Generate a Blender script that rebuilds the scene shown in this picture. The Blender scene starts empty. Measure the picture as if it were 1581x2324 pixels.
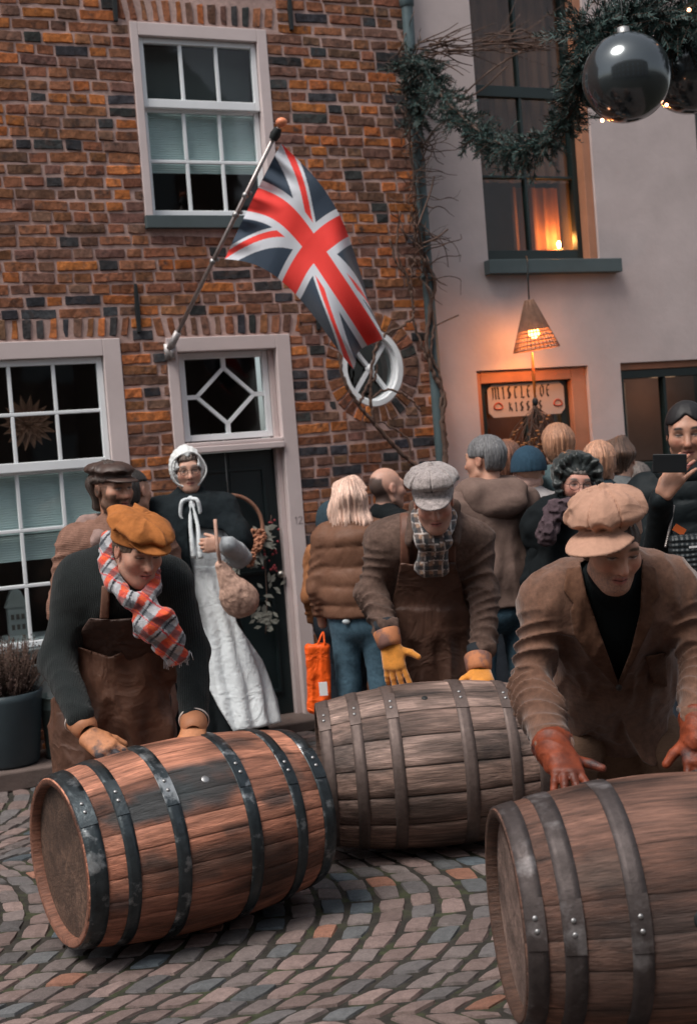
import bpy, bmesh, math, random
import numpy as np
from mathutils import Vector, Matrix
random.seed(7); rng = np.random.default_rng(7)
SC = bpy.context.scene; COL = SC.collection
# ---------------------------------------------------------------- camera
PITCH, ROLL, CH = math.radians(2.14), math.radians(4.5), 1.6
FPX = 3000.0                      # focal length in units of a 1581 px wide picture
_R0 = np.array([1., 0, 0]); _F = np.array([0, math.cos(PITCH), -math.sin(PITCH)]); _U0 = np.array([0, math.sin(PITCH), math.cos(PITCH)])
CR = math.cos(ROLL) * _R0 - math.sin(ROLL) * _U0
CU = math.cos(ROLL) * _U0 + math.sin(ROLL) * _R0
CP = np.array([0, 0, CH])
cam = bpy.data.cameras.new('camera'); camo = bpy.data.objects.new('camera', cam); COL.objects.link(camo)
cam.sensor_fit = 'HORIZONTAL'; cam.sensor_width = 24.0; cam.lens = FPX / 1581 * 24.0
cam.clip_start = 0.1; cam.clip_end = 500
camo.matrix_world = Matrix(((CR[0], CU[0], -_F[0], 0), (CR[1], CU[1], -_F[1], 0), (CR[2], CU[2], -_F[2], CH), (0, 0, 0, 1)))
cam.dof.use_dof = True; cam.dof.focus_distance = 4.75; cam.dof.aperture_fstop = 3.4
SC.camera = camo
# ---------------------------------------------------------------- sky, sun, exposure
world = bpy.data.worlds.new('World'); SC.world = world; world.use_nodes = True
wt = world.node_tree; bg = wt.nodes['Background']
sky = wt.nodes.new('ShaderNodeTexSky'); sky.sky_type = 'NISHITA'; sky.sun_disc = False
SUN_EL, SUN_AZ = math.radians(60), math.radians(222)   # azimuth measured from +Y towards +X
sky.sun_elevation = SUN_EL; sky.sun_rotation = SUN_AZ; sky.air_density = 1.0; sky.dust_density = 3.0; sky.ozone_density = 1.0
hs = wt.nodes.new('ShaderNodeHueSaturation'); hs.inputs['Saturation'].default_value = 0.35
wt.links.new(sky.outputs[0], hs.inputs['Color']); wt.links.new(hs.outputs[0], bg.inputs['Color']); bg.inputs['Strength'].default_value = 0.085
sun = bpy.data.lights.new('sun', 'SUN'); sun.energy = 1.5; sun.angle = math.radians(26); sun.color = (1.0, 0.93, 0.86)
suno = bpy.data.objects.new('sun', sun); COL.objects.link(suno)
sd = Vector((math.sin(SUN_AZ) * math.cos(SUN_EL), math.cos(SUN_AZ) * math.cos(SUN_EL), math.sin(SUN_EL)))
suno.rotation_euler = sd.to_track_quat('Z', 'Y').to_euler(); suno.location = (0, -5, 12)
SC.view_settings.view_transform = 'Standard'; SC.view_settings.look = 'None'; SC.view_settings.exposure = 1.05
SC.cycles.use_denoising = True; SC.cycles.max_bounces = 6; SC.cycles.transparent_max_bounces = 8
SC.cycles.sample_clamp_indirect = 6
# ---------------------------------------------------------------- picture <-> place measurements
def ray(x, y):
    return _F + (x - 790.5) / FPX * CR - (y - 1162.5) / FPX * CU
def P(x, y, depth):
    r = ray(x, y); return CP + r * (depth / r[1])
def PZ(x, y, z):
    r = ray(x, y); return CP + r * ((z - CH) / r[2])
def proj(p):
    q = np.asarray(p) - CP
    w = q @ _F
    return 790.5 + FPX * (q @ CR) / w, 1162.5 - FPX * (q @ CU) / w
# facade line of both houses
WT = 0.437; WO = np.array([0.0, 8.36, 0.0]); WU = np.array([1, WT, 0]) / math.hypot(1, WT); WN = np.array([WU[1], -WU[0], 0])
def S(x, y, d=0.0):
    r = ray(x, y); k = ((WO + WN * d - CP) @ WN) / (r @ WN); q = CP + r * k
    return float((q - WO) @ WU), float(q[2])
def WP(s, z, d=0.0):
    return WO + WU * s + WN * d + np.array([0, 0, z])
# ---------------------------------------------------------------- mesh helpers
def root(name, label, cat, loc=(0, 0, 0), group=None):
    o = bpy.data.objects.new(name, None); COL.objects.link(o); o.location = Vector([float(v) for v in loc])
    o.empty_display_size = 0.1; o['label'] = label; o['category'] = cat
    if group: o['group'] = group
    return o
def tag(o, label, cat, group=None):
    o['label'] = label; o['category'] = cat
    if group: o['group'] = group
    return o
def base_of(o):
    v = Vector((0, 0, 0))
    while o is not None: v = v + o.location; o = o.parent
    return np.array(v)
def mk(name, V, F, m, parent=None, smooth=True, col=None, loc=None, kind=None, label=None):
    V = np.asarray(V, dtype=np.float64).reshape(-1, 3)
    me = bpy.data.meshes.new(name)
    off = base_of(parent) if parent else np.zeros(3)
    l = np.zeros(3)
    if loc is not None: l = np.asarray(loc, float) - off
    me.from_pydata((V - off - l).tolist(), [], [tuple(int(i) for i in f) for f in F] if not isinstance(F, np.ndarray) else F.tolist())
    if smooth: me.polygons.foreach_set('use_smooth', [True] * len(me.polygons))
    if col is not None:
        c = np.ones((len(V), 4), np.float32); c[:, :3] = np.asarray(col)
        a = me.color_attributes.new('Col', 'FLOAT_COLOR', 'POINT'); a.data.foreach_set('color', c.ravel())
    me.materials.append(m); me.update()
    o = bpy.data.objects.new(name, me); COL.objects.link(o); o.location = Vector(l)
    if parent: o.parent = parent
    if kind: o['kind'] = kind
    if label: o['label'] = label
    return o
def bevel(o, w=0.003, seg=2):
    b = o.modifiers.new('bevel', 'BEVEL'); b.width = w; b.segments = seg; b.limit_method = 'ANGLE'; return o
def join(parts):
    V, F, n = [], [], 0
    for v, f in parts:
        v = np.asarray(v, float).reshape(-1, 3); V.append(v); F += [tuple(int(i) + n for i in q) for q in f]; n += len(v)
    return np.concatenate(V), F
def frame_of(d):
    d = np.asarray(d, float); d = d / (np.linalg.norm(d) + 1e-12)
    a = np.array([0, 0, 1.]) if abs(d[2]) < .9 else np.array([1., 0, 0])
    u = np.cross(a, d); u /= np.linalg.norm(u); return u, np.cross(d, u), d
def tube(pts, r, n=8, caps=True):
    pts = np.asarray(pts, float); m = len(pts); r = np.broadcast_to(np.asarray(r, float), (m,)).copy()
    t = np.gradient(pts, axis=0); u, v, d = frame_of(t[0]); V = []
    ang = np.arange(n) * 2 * math.pi / n
    for i in range(m):
        d = t[i] / (np.linalg.norm(t[i]) + 1e-12); u = u - d * (u @ d); u /= np.linalg.norm(u) + 1e-12; v = np.cross(d, u)
        V.append(pts[i] + r[i] * (np.cos(ang)[:, None] * u + np.sin(ang)[:, None] * v))
    V = np.concatenate(V); F = [(i * n + j, i * n + (j + 1) % n, (i + 1) * n + (j + 1) % n, (i + 1) * n + j) for i in range(m - 1) for j in range(n)]
    if caps: F += [tuple(range(n))[::-1], tuple(range((m - 1) * n, m * n))]
    return V, F
def boxv(c0, ax, lo, hi):
    V = [c0 + ax[0] * x + ax[1] * y + ax[2] * z for x in (lo[0], hi[0]) for y in (lo[1], hi[1]) for z in (lo[2], hi[2])]
    return V, [(0, 1, 3, 2), (4, 6, 7, 5), (0, 4, 5, 1), (2, 3, 7, 6), (0, 2, 6, 4), (1, 5, 7, 3)]
WAX = (WU, np.array([0, 0, 1.]), WN)
def wbox(s0, s1, z0, z1, d0, d1): return boxv(WO, WAX, (s0, z0, d0), (s1, z1, d1))
def sphere(c, r, nu=16, nv=10, ax=None):
    V, F = [], []
    r = np.broadcast_to(np.asarray(r, float), (3,)); A = np.eye(3) if ax is None else np.asarray(ax)
    for i in range(nv + 1):
        th = math.pi * i / nv
        for j in range(nu):
            ph = 2 * math.pi * j / nu
            V.append(np.asarray(c) + (np.array([math.sin(th) * math.cos(ph), math.sin(th) * math.sin(ph), math.cos(th)]) * r) @ A)
    for i in range(nv):
        for j in range(nu): F.append((i * nu + j, (i + 1) * nu + j, (i + 1) * nu + (j + 1) % nu, i * nu + (j + 1) % nu))
    return V, F
def lathe(prof, c, d, n=40, cap0=False, cap1=False):
    u, v, w = frame_of(d); V, F = [], []
    for (x, r) in prof:
        for j in range(n):
            a = 2 * math.pi * j / n; V.append(np.asarray(c) + w * x + r * (math.cos(a) * u + math.sin(a) * v))
    for i in range(len(prof) - 1):
        for j in range(n): F.append((i * n + j, i * n + (j + 1) % n, (i + 1) * n + (j + 1) % n, (i + 1) * n + j))
    if cap0: F.append(tuple(range(n))[::-1])
    if cap1: F.append(tuple(range((len(prof) - 1) * n, len(prof) * n)))
    return V, F
def prism(poly, f0, f1):
    """poly: 2-D points, f0/f1 map a point to the two faces"""
    n = len(poly); V = [f0(*p) for p in poly] + [f1(*p) for p in poly]
    F = [tuple(range(n))[::-1], tuple(range(n, 2 * n))] + [(i, (i + 1) % n, n + (i + 1) % n, n + i) for i in range(n)]
    return V, F
def spline(pts, n=8):
    pts = np.asarray(pts, float); out = []
    Q = np.vstack([2 * pts[0] - pts[1], pts, 2 * pts[-1] - pts[-2]])
    for i in range(len(pts) - 1):
        a, b, c, d = Q[i:i + 4]
        for k in range(n):
            t = k / n; out.append(.5 * ((2 * b) + (-a + c) * t + (2 * a - 5 * b + 4 * c - d) * t * t + (-a + 3 * b - 3 * c + d) * t ** 3))
    out.append(pts[-1]); return np.array(out)
# ---------------------------------------------------------------- noise
_H = np.random.default_rng(3).random(65536).astype(np.float32)
def vnoise(p):
    p = np.asarray(p, np.float32); i = np.floor(p).astype(np.int64); f = p - i; f = f * f * (3 - 2 * f); out = 0
    for dx in (0, 1):
        wx = f[:, 0] if dx else 1 - f[:, 0]
        for dy in (0, 1):
            wy = f[:, 1] if dy else 1 - f[:, 1]
            for dz in (0, 1):
                wz = f[:, 2] if dz else 1 - f[:, 2]
                h = ((i[:, 0] + dx) * 73856093 ^ (i[:, 1] + dy) * 19349663 ^ (i[:, 2] + dz) * 83492791) & 65535
                out = out + wx * wy * wz * _H[h]
    return out * 2 - 1
def fbm(p, s, o=3):
    a, t, p = 1.0, 0, np.asarray(p, np.float32) * s
    for k in range(o): t = t + a * vnoise(p + 17.3 * k); a *= .5; p = p * 2.03
    return t
# ---------------------------------------------------------------- materials
def M(name, col=(.5, .5, .5), rough=.75, attr=False, n=(6, .12), n2=None, bump=(), metal=0., spec=.4, sheen=0., coat=0., cs=(1, 1, 1), emit=None, rvar=0., mix=None):
    m = bpy.data.materials.new(name); m.use_nodes = True; t = m.node_tree; b = t.nodes['Principled BSDF']; N = t.nodes.new; L = t.links.new
    tc = N('ShaderNodeTexCoord'); mp = N('ShaderNodeMapping'); mp.inputs['Scale'].default_value = cs; L(tc.outputs['Object'], mp.inputs[0]); co = mp.outputs[0]
    if attr: a = N('ShaderNodeAttribute'); a.attribute_name = 'Col'; c = a.outputs['Color']
    else: r = N('ShaderNodeRGB'); r.outputs[0].default_value = (*col, 1); c = r.outputs[0]
    def noise(s, det=4, r=.6): q = N('ShaderNodeTexNoise'); q.inputs['Scale'].default_value = s; q.inputs['Detail'].default_value = det; q.inputs['Roughness'].default_value = r; L(co, q.inputs['Vector']); return q.outputs['Fac']
    if mix:      # (second colour, scale, threshold, softness)
        nz = noise(mix[1], 5); mr = N('ShaderNodeMapRange'); mr.inputs[1].default_value = mix[2] - mix[3]; mr.inputs[2].default_value = mix[2] + mix[3]; L(nz, mr.inputs[0])
        mx = N('ShaderNodeMix'); mx.data_type = 'RGBA'; L(mr.outputs[0], mx.inputs[0]); L(c, mx.inputs[6]); mx.inputs[7].default_value = (*mix[0], 1); c = mx.outputs[2]
    for q in (n, n2):
        if not q: continue
        mr = N('ShaderNodeMapRange'); mr.inputs[1].default_value = .25; mr.inputs[2].default_value = .75; mr.inputs[3].default_value = 1 - q[1]; mr.inputs[4].default_value = 1 + q[1]
        L(noise(q[0]), mr.inputs[0]); vm = N('ShaderNodeVectorMath'); vm.operation = 'SCALE'; L(c, vm.inputs[0]); L(mr.outputs[0], vm.inputs['Scale']); c = vm.outputs[0]
    L(c, b.inputs['Base Color'])
    h = None
    for (kind, s, st) in bump:
        if kind == 'n': f = noise(s, 6, .65)
        elif kind == 'w':
            wn = N('ShaderNodeTexNoise'); wn.inputs['Scale'].default_value = s; wn.inputs['Detail'].default_value = 3; wn.inputs['Distortion'].default_value = 1.2; L(co, wn.inputs['Vector'])
            m1 = N('ShaderNodeMath'); m1.operation = 'SUBTRACT'; m1.inputs[1].default_value = .5; L(wn.outputs['Fac'], m1.inputs[0]); m2 = N('ShaderNodeMath'); m2.operation = 'ABSOLUTE'; L(m1.outputs[0], m2.inputs[0]); m3 = N('ShaderNodeMath'); m3.operation = 'MULTIPLY_ADD'; m3.inputs[1].default_value = -5; m3.inputs[2].default_value = 1; m3.use_clamp = True; L(m2.outputs[0], m3.inputs[0]); f = m3.outputs[0]
        else:
            w = N('ShaderNodeTexWave'); w.inputs['Scale'].default_value = s; w.inputs['Distortion'].default_value = 1.5; w.inputs['Detail'].default_value = 1; w.bands_direction = kind.upper(); L(co, w.inputs['Vector']); f = w.outputs['Fac']
        bp = N('ShaderNodeBump'); bp.inputs['Strength'].default_value = min(1, st); bp.inputs['Distance'].default_value = .004 if st <= 1 else .004 * st; L(f, bp.inputs['Height'])
        if h is not None: L(h, bp.inputs['Normal'])
        h = bp.outputs[0]
    if h is not None: L(h, b.inputs['Normal'])
    b.inputs['Roughness'].default_value = rough
    if rvar:
        mr = N('ShaderNodeMapRange'); mr.inputs[1].default_value = .3; mr.inputs[2].default_value = .7; mr.inputs[3].default_value = rough - rvar; mr.inputs[4].default_value = rough + rvar; L(noise(9), mr.inputs[0]); L(mr.outputs[0], b.inputs['Roughness'])
    b.inputs['Metallic'].default_value = metal; b.inputs['Specular IOR Level'].default_value = spec; b.inputs['Sheen Weight'].default_value = sheen; b.inputs['Coat Weight'].default_value = coat
    if emit: b.inputs['Emission Color'].default_value = (*emit[0], 1); b.inputs['Emission Strength'].default_value = emit[1]
    return m
def glassmat(name, tint=(.9, .95, .95), f=1.0):
    m = bpy.data.materials.new(name); m.use_nodes = True; t = m.node_tree; t.nodes.clear(); N = t.nodes.new; L = t.links.new
    o = N('ShaderNodeOutputMaterial'); mx = N('ShaderNodeMixShader'); tr = N('ShaderNodeBsdfTransparent'); gl = N('ShaderNodeBsdfGlossy'); fr = N('ShaderNodeFresnel')
    tr.inputs[0].default_value = (*tint, 1); gl.inputs['Roughness'].default_value = .03; fr.inputs[0].default_value = 1.5
    tc = N('ShaderNodeTexCoord'); nz = N('ShaderNodeTexNoise'); nz.inputs['Scale'].default_value = 3; L(tc.outputs['Object'], nz.inputs[0]); bp = N('ShaderNodeBump'); bp.inputs['Strength'].default_value = .15; bp.inputs['Distance'].default_value = .01
    L(nz.outputs[0], bp.inputs['Height']); L(bp.outputs[0], gl.inputs['Normal'])
    mt = N('ShaderNodeMath'); mt.operation = 'MULTIPLY'; mt.inputs[1].default_value = f; L(fr.outputs[0], mt.inputs[0])
    ge = N('ShaderNodeNewGeometry'); bf = N('ShaderNodeMath'); bf.operation = 'SUBTRACT'; bf.inputs[0].default_value = 1; L(ge.outputs['Backfacing'], bf.inputs[1]); m5 = N('ShaderNodeMath'); m5.operation = 'MULTIPLY'; L(mt.outputs[0], m5.inputs[0]); L(bf.outputs[0], m5.inputs[1]); L(m5.outputs[0], mx.inputs[0]); L(tr.outputs[0], mx.inputs[1]); L(gl.outputs[0], mx.inputs[2]); L(mx.outputs[0], o.inputs[0]); return m
# ---------------------------------------------------------------- distance-field modelling (continuous bodies and cloth)
def A3(v): return np.asarray(v, np.float32)
def cap(a, b, ra, rb=None, flat=None, fold=None):
    a, b = A3(a), A3(b); rb = ra if rb is None else rb; ba = b - a; L2 = float(ba @ ba) + 1e-9; Ln = math.sqrt(L2)
    if flat is not None: fu = A3(flat[0]) - ba * (A3(flat[0]) @ ba) / L2; fu = fu / (np.linalg.norm(fu) + 1e-9)
    def f(p):
        pa = p - a; h = np.clip((pa @ ba) / L2, 0, 1); q = pa - h[:, None] * ba
        if flat is not None: k = q @ fu; q = q - (k * (1 - 1 / flat[1]))[:, None] * fu
        d = np.sqrt((q * q).sum(1)) - (ra + (rb - ra) * h)
        if flat is not None: d = d * min(1, flat[1]) if flat[1] < 1 else d
        if fold: 
            wl, am = fold[0], fold[1]; w2 = vnoise(p * 4.5 + b * 5); w3 = vnoise(p * 7 + a * 3); fa, fb, _ = frame_of(ba); ang = np.arctan2(q @ A3(fa), q @ A3(fb)); o = fold[2] if len(fold) > 2 else 0
            ph = h * Ln / wl + .75 * np.sin(ang + 1 + 3 * h + o) + .8 * w2 + o; ph2 = h * Ln / (wl * .8) - .8 * np.sin(ang - 1.4 + 4 * h) + .7 * w3
            d = d - am * ((1 - np.abs(np.sin(math.pi * ph))) ** 1.4 * np.clip(.85 + .8 * w3, .1, 1.4) + .7 * (1 - np.abs(np.sin(math.pi * ph2))) ** 1.6 * np.clip(.3 + 1.3 * w2, 0, 1.2) - .32)
        return d
    return f
def ell(c, r, R=None):
    c, r = A3(c), A3(r); R = np.eye(3, dtype=np.float32) if R is None else A3(R)
    def f(p):
        q = (p - c) @ R.T; k0 = np.sqrt(((q / r) ** 2).sum(1)); k1 = np.sqrt(((q / r ** 2) ** 2).sum(1)); return k0 * (k0 - 1) / (k1 + 1e-6)
    return f
def rbox(c, h, r, R=None):
    c, h = A3(c), A3(h); R = np.eye(3, dtype=np.float32) if R is None else A3(R)
    def f(p):
        q = np.abs((p - c) @ R.T) - (h - r); return np.sqrt((np.maximum(q, 0) ** 2).sum(1)) + np.minimum(q.max(1), 0) - r
    return f
def smin(a, b, k):
    h = np.maximum(k - np.abs(a - b), 0) / k; return np.minimum(a, b) - h * h * k * .25
def U(fs, k=.03):
    def f(p):
        d = fs[0](p)
        for g in fs[1:]: d = smin(d, g(p), k)
        return d
    return f
def INT(a, b): return lambda p: np.maximum(a(p), b(p))
def SUB(a, b): return lambda p: np.maximum(a(p), -b(p))
def SSUB(a, b, k): return lambda p: -smin(-a(p), b(p), k)
def OFF(a, o): return lambda p: a(p) - o
def half(c, n):
    c, n = A3(c), A3(n) / np.linalg.norm(n); return lambda p: (p - c) @ n
def wr(a, s, am, o=3, st=(1, 1, 1)):
    st = A3(st)
    def f(p):
        n = fbm(p * st, s, o); return a(p) - am * (1 - 2.2 * np.abs(n))
    return f
def segd(px, py, poly):
    n = len(poly); d = np.full(px.shape, 1e9, np.float32); ins = np.zeros(px.shape, bool)
    for i in range(n):
        ax, ay = poly[i]; bx, by = poly[(i + 1) % n]; ex, ey = bx - ax, by - ay
        wx, wy = px - ax, py - ay; t = np.clip((wx * ex + wy * ey) / (ex * ex + ey * ey + 1e-9), 0, 1)
        d = np.minimum(d, (wx - ex * t) ** 2 + (wy - ey * t) ** 2)
        c = ((ay > py) != (by > py)); x = ax + (py - ay) * ex / (ey if abs(ey) > 1e-9 else 1e-9); ins ^= c & (px < x)
    d = np.sqrt(d); return np.where(ins, -d, d)
def outline(poly, depth):
    """a cutting outline measured on the figure at a given distance, used to trim cloth"""
    def f(p):
        q = p - A3(CP); w = q @ A3(_F); x = 790.5 + FPX * (q @ A3(CR)) / w; y = 1162.5 - FPX * (q @ A3(CU)) / w
        return segd(x, y, poly) * (depth / FPX)
    return f
def grade(lo, hi, vox, fine=()):
    xs = [lo]
    while xs[-1] < hi:
        v = vox
        for (a, b, fv) in fine:
            if a <= xs[-1] < b: v = min(v, fv)
        xs.append(xs[-1] + v)
    while (len(xs) - 1) % 8: xs.append(xs[-1] + vox)
    return np.array(xs, np.float32)
def polygonise(f, lo, hi, vox, fine=()):
    """fine: list of (lo, hi, voxel) boxes"""
    ax = [grade(lo[i] - 2 * vox, hi[i] + 2 * vox, vox, [(a[i], b[i], v) for (a, b, v) in fine]) for i in range(3)]
    n = [len(a) for a in ax]; B = 8; nb = [(k - 1) // B for k in n]
    V = np.ones(n, np.float32)
    cs = [(a[:-1:B] + a[B::B]) / 2 for a in ax]; hs_ = [(a[B::B] - a[:-1:B]) / 2 for a in ax]
    g = np.stack(np.meshgrid(*cs, indexing='ij'), -1).reshape(-1, 3); hg = np.stack(np.meshgrid(*hs_, indexing='ij'), -1).reshape(-1, 3); hd = np.sqrt((hg ** 2).sum(1))
    d = np.concatenate([f(g[i:i + 200000]) for i in range(0, len(g), 200000)])
    keep = np.abs(d) < hd * 1.5 + .012
    sg = np.where(d < 0, -1, 1).astype(np.float32).reshape(nb)
    V[:-1, :-1, :-1] = np.repeat(np.repeat(np.repeat(sg, B, 0), B, 1), B, 2)
    bi = np.stack(np.unravel_index(np.nonzero(keep)[0], nb), -1) * B; off = np.stack(np.meshgrid(*[np.arange(B + 1)] * 3, indexing='ij'), -1).reshape(-1, 3)
    for i in range(0, len(bi), 300):
        ix = (bi[i:i + 300, None, :] + off[None]).reshape(-1, 3); p = np.stack([ax[k][ix[:, k]] for k in range(3)], -1)
        V[ix[:, 0], ix[:, 1], ix[:, 2]] = f(p)
    for k in range(3):
        sl = [slice(None)] * 3
        for e in (0, -1): sl[k] = e; V[tuple(sl)] = np.maximum(V[tuple(sl)], 1e-3)
    s = V < 0; c = [slice(None, -1), slice(1, None)]
    cnt = sum(s[c[i], c[j], c[k]].astype(np.int8) for i in (0, 1) for j in (0, 1) for k in (0, 1))
    act = (cnt > 0) & (cnt < 8); idx = np.full(act.shape, -1, np.int64); ci = np.argwhere(act); idx[act] = np.arange(len(ci))
    if len(ci) == 0: return np.zeros((0, 3)), np.zeros((0, 4), int)
    acc = np.zeros((len(ci), 3)); num = np.zeros(len(ci)); corners = [(i, j, k) for i in (0, 1) for j in (0, 1) for k in (0, 1)]
    pos = lambda q: np.stack([ax[k][q[:, k]] for k in range(3)], -1)
    for a in range(8):
        for b in range(a + 1, 8):
            if sum(abs(corners[a][k] - corners[b][k]) for k in range(3)) != 1: continue
            qa, qb = ci + corners[a], ci + corners[b]; va, vb = V[tuple(qa.T)], V[tuple(qb.T)]; m = (va < 0) != (vb < 0)
            t = (va[m] / (va[m] - vb[m]))[:, None]; acc[m] += pos(qa[m]) * (1 - t) + pos(qb[m]) * t; num[m] += 1
    P_ = acc / np.maximum(num, 1)[:, None]; F = []
    for a in range(3):
        b, c2 = (a + 1) % 3, (a + 2) % 3
        sa = [slice(None)] * 3; sb = [slice(None)] * 3; sa[a] = slice(None, -1); sb[a] = slice(1, None)
        e = np.argwhere(s[tuple(sa)] != s[tuple(sb)]); e = e[(e[:, b] > 0) & (e[:, c2] > 0)]
        fl = s[tuple(e.T)]
        o = []
        for (db, dc) in ((0, 0), (-1, 0), (-1, -1), (0, -1)):
            q = e.copy(); q[:, b] += db; q[:, c2] += dc
            q = np.minimum(q, np.array(idx.shape) - 1); o.append(idx[tuple(q.T)])
        o = np.stack(o, -1); o[~fl] = o[~fl][:, ::-1]; F.append(o)
    F = np.concatenate(F); F = F[(F >= 0).all(1)]; return P_, F
def smooth_mesh(V, F, it=2, lam=.3):
    e = np.concatenate([F[:, [0, 1]], F[:, [1, 2]], F[:, [2, 3]], F[:, [3, 0]]]); e = np.concatenate([e, e[:, ::-1]])
    dg = np.bincount(e[:, 0], minlength=len(V)).astype(float)[:, None]
    for _ in range(it):
        s = np.stack([np.bincount(e[:, 0], V[e[:, 1], k], minlength=len(V)) for k in range(3)], -1); V = V * (1 - lam) + lam * s / np.maximum(dg, 1)
    return V
def blob(name, f, lo, hi, vox, m, parent, col=None, it=1, fine=(), label=None):
    V, F = polygonise(f, np.asarray(lo, float), np.asarray(hi, float), vox, fine)
    if it: V = smooth_mesh(V, F, it)
    return mk(name, V, F, m, parent, col=None if col is None else col(V), label=label)
# ---------------------------------------------------------------- setting materials
m_mortar = M('lime_mortar', (.46, .315, .28), .95, n=(30, .2), n2=(3, .18), bump=[('n', 90, 1.0)])
m_brick = M('old_brick', rough=.92, attr=True, n=(42, .45), n2=(13, .35), bump=[('n', 60, 1.3)], spec=.2, mix=((.07, .048, .042), 17, .63, .10))
m_plaster = M('painted_plaster', (.49, .415, .405), .93, n=(1.2, .10), n2=(3.5, .09), bump=[('n', 25, .5), ('n', 160, .25)])
m_frame = M('greige_frame_paint', (.60, .51, .50), .55, n=(4, .07), bump=[('n', 40, .15)])
m_white = M('white_sash_paint', (.80, .83, .85), .45, n=(5, .06), bump=[('n', 50, .12)])
m_grsill = M('grey_green_sill_paint', (.075, .10, .105), .5, n=(5, .15))
m_dgreen = M('dark_green_paint', (.012, .022, .022), .35, n=(5, .15))
m_door = M('black_green_door_paint', (.010, .018, .020), .38, n=(4, .2), bump=[('n', 20, .1)])
m_iron = M('black_iron', (.012, .015, .016), .6, n=(20, .3), bump=[('n', 80, .4)])
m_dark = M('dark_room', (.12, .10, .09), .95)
m_pipe = M('grey_green_pipe', (.075, .11, .12), .45, n=(8, .2), bump=[('n', 20, .15)])
m_jamb = M('warm_lit_frame_paint', (.42, .19, .11), .55, n=(3, .25), bump=[('n', 30, .2)])  # orange-brown frame colour with the warm lamplight painted in
m_blind = M('pleated_blind', (.62, .72, .72), .9, n=(4, .05), bump=[('z', 22, .6)])
m_glass = glassmat('window_glass', (.88, .92, .92), 1.2)
m_curt = M('brown_curtain', (.20, .085, .05), .9, n=(3, .3))
m_stone = M('threshold_stone', (.115, .085, .075), .85, n=(10, .2), bump=[('n', 40, .6)])
m_ground = M('joint_sand_and_moss', (.024, .021, .017), .97, n=(30, .5), n2=(3, .3), bump=[('n', 60, 1.0)], mix=((.035, .040, .018), 9, .56, .06))
m_cob = M('cobble_stone', rough=.72, attr=True, n=(45, .22), n2=(160, .22), bump=[('n', 70, 1.0), ('n', 260, .6)], rvar=.15)
# ---------------------------------------------------------------- ground
g = 60.0
def gsheet():
    v = [(-g, -g, -.0125), (g, -g, -.0125), (g, g, -.0125), (-g, g, -.0125)]; return v, [(0, 1, 2, 3)]
mk('ground', *gsheet(), m_ground, smooth=False, kind='structure')
def cobbles():
    W_, pit, joint = 1.9, .108, .0085; VV, FF, CC = [], [], []
    gq = np.array([-1, -.84, 0, .84, 1.]); n = 5; gx, gy = np.meshgrid(gq, gq, indexing='ij'); gx, gy = gx.ravel(), gy.ravel()
    edge = (np.abs(gx) > .99) | (np.abs(gy) > .99); corner = (np.abs(gx) > .8) & (np.abs(gy) > .8)
    quad = [(i * n + j, (i + 1) * n + j, (i + 1) * n + j + 1, i * n + j + 1) for i in range(n - 1) for j in range(n - 1)]
    pal = np.array([(.185, .132, .120), (.145, .118, .112), (.205, .148, .134), (.115, .106, .106), (.080, .098, .112), (.25, .12, .082), (.165, .137, .13), (.108, .112, .116)])
    pr = np.array([.24, .22, .15, .13, .05, .035, .115, .06]); k = 0
    for ci in range(-4, 7):
        shift = rng.uniform(0, pit)
        for ri in range(0, 84):
            v0 = -4.0 + ri * pit + shift; sag = .44
            u = -W_ / 2
            while u < W_ / 2 - .02:
                t0 = 2 * abs(u + .05) / W_; w = rng.uniform(.12, .16) * (1 - .30 * min(t0, 1))
                if u + w > W_ / 2 - .04: w = W_ / 2 - u
                uc = u + w / 2; t = uc / (W_ / 2); vv = v0 - sag * t * t; sl = -sag * 2 * t / (W_ / 2); u += w
                cosl = 1 / math.sqrt(1 + sl * sl)
                hw, hh = (w - joint * .8) / 2, (pit - joint * (.8 + .2 / cosl)) / 2; hh *= rng.uniform(.90, 1.06)
                x0, y0 = ci * W_ + uc + 4.72 - 1.9 * 2, vv      # x0 runs along the depth, y0 to the right
                if not (-3.4 < y0 < 3.6 and 2.3 < x0 < 8.36 + .437 * y0 + .4): continue
                jit = rng.uniform(-.008, .008, (4, 2)); wq = np.stack([(1 - gx) * (1 - gy), (1 + gx) * (1 - gy), (1 + gx) * (1 + gy), (1 - gx) * (1 + gy)], -1) / 4; J_ = wq @ jit
                cr = np.where(corner, .93, 1.0)
                lx = gx * hw * cr + J_[:, 0]; ly = gy * hh * cr + J_[:, 1]
                lx = lx + rng.uniform(-.002, .002, n * n); ly = ly + rng.uniform(-.002, .002, n * n) + lx * sl
                z = np.where(edge, -.024, np.where(corner, -.005, -.003)) + np.where(edge, 0, rng.uniform(-.0022, .0022, n * n)); z[12] += .002
                tilt = rng.uniform(-.05, .05, 2); z = z + tilt[0] * gx * hw + tilt[1] * gy * hh + rng.uniform(-.004, .001)
                VV.append(np.stack([y0 + ly, x0 + lx, z], -1)); FF += [(e + k, d + k, b + k, a + k) for a, b, d, e in quad]; k += n * n
                cc = pal[rng.choice(8, p=pr)] * rng.uniform(.68, 1.2); CC.append(np.repeat(cc[None], n * n, 0))
    return np.concatenate(VV), FF, np.concatenate(CC)
V, F, C = cobbles(); mk('cobblestone_pavement', V, F, m_cob, col=C, kind='structure', smooth=False)
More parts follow.
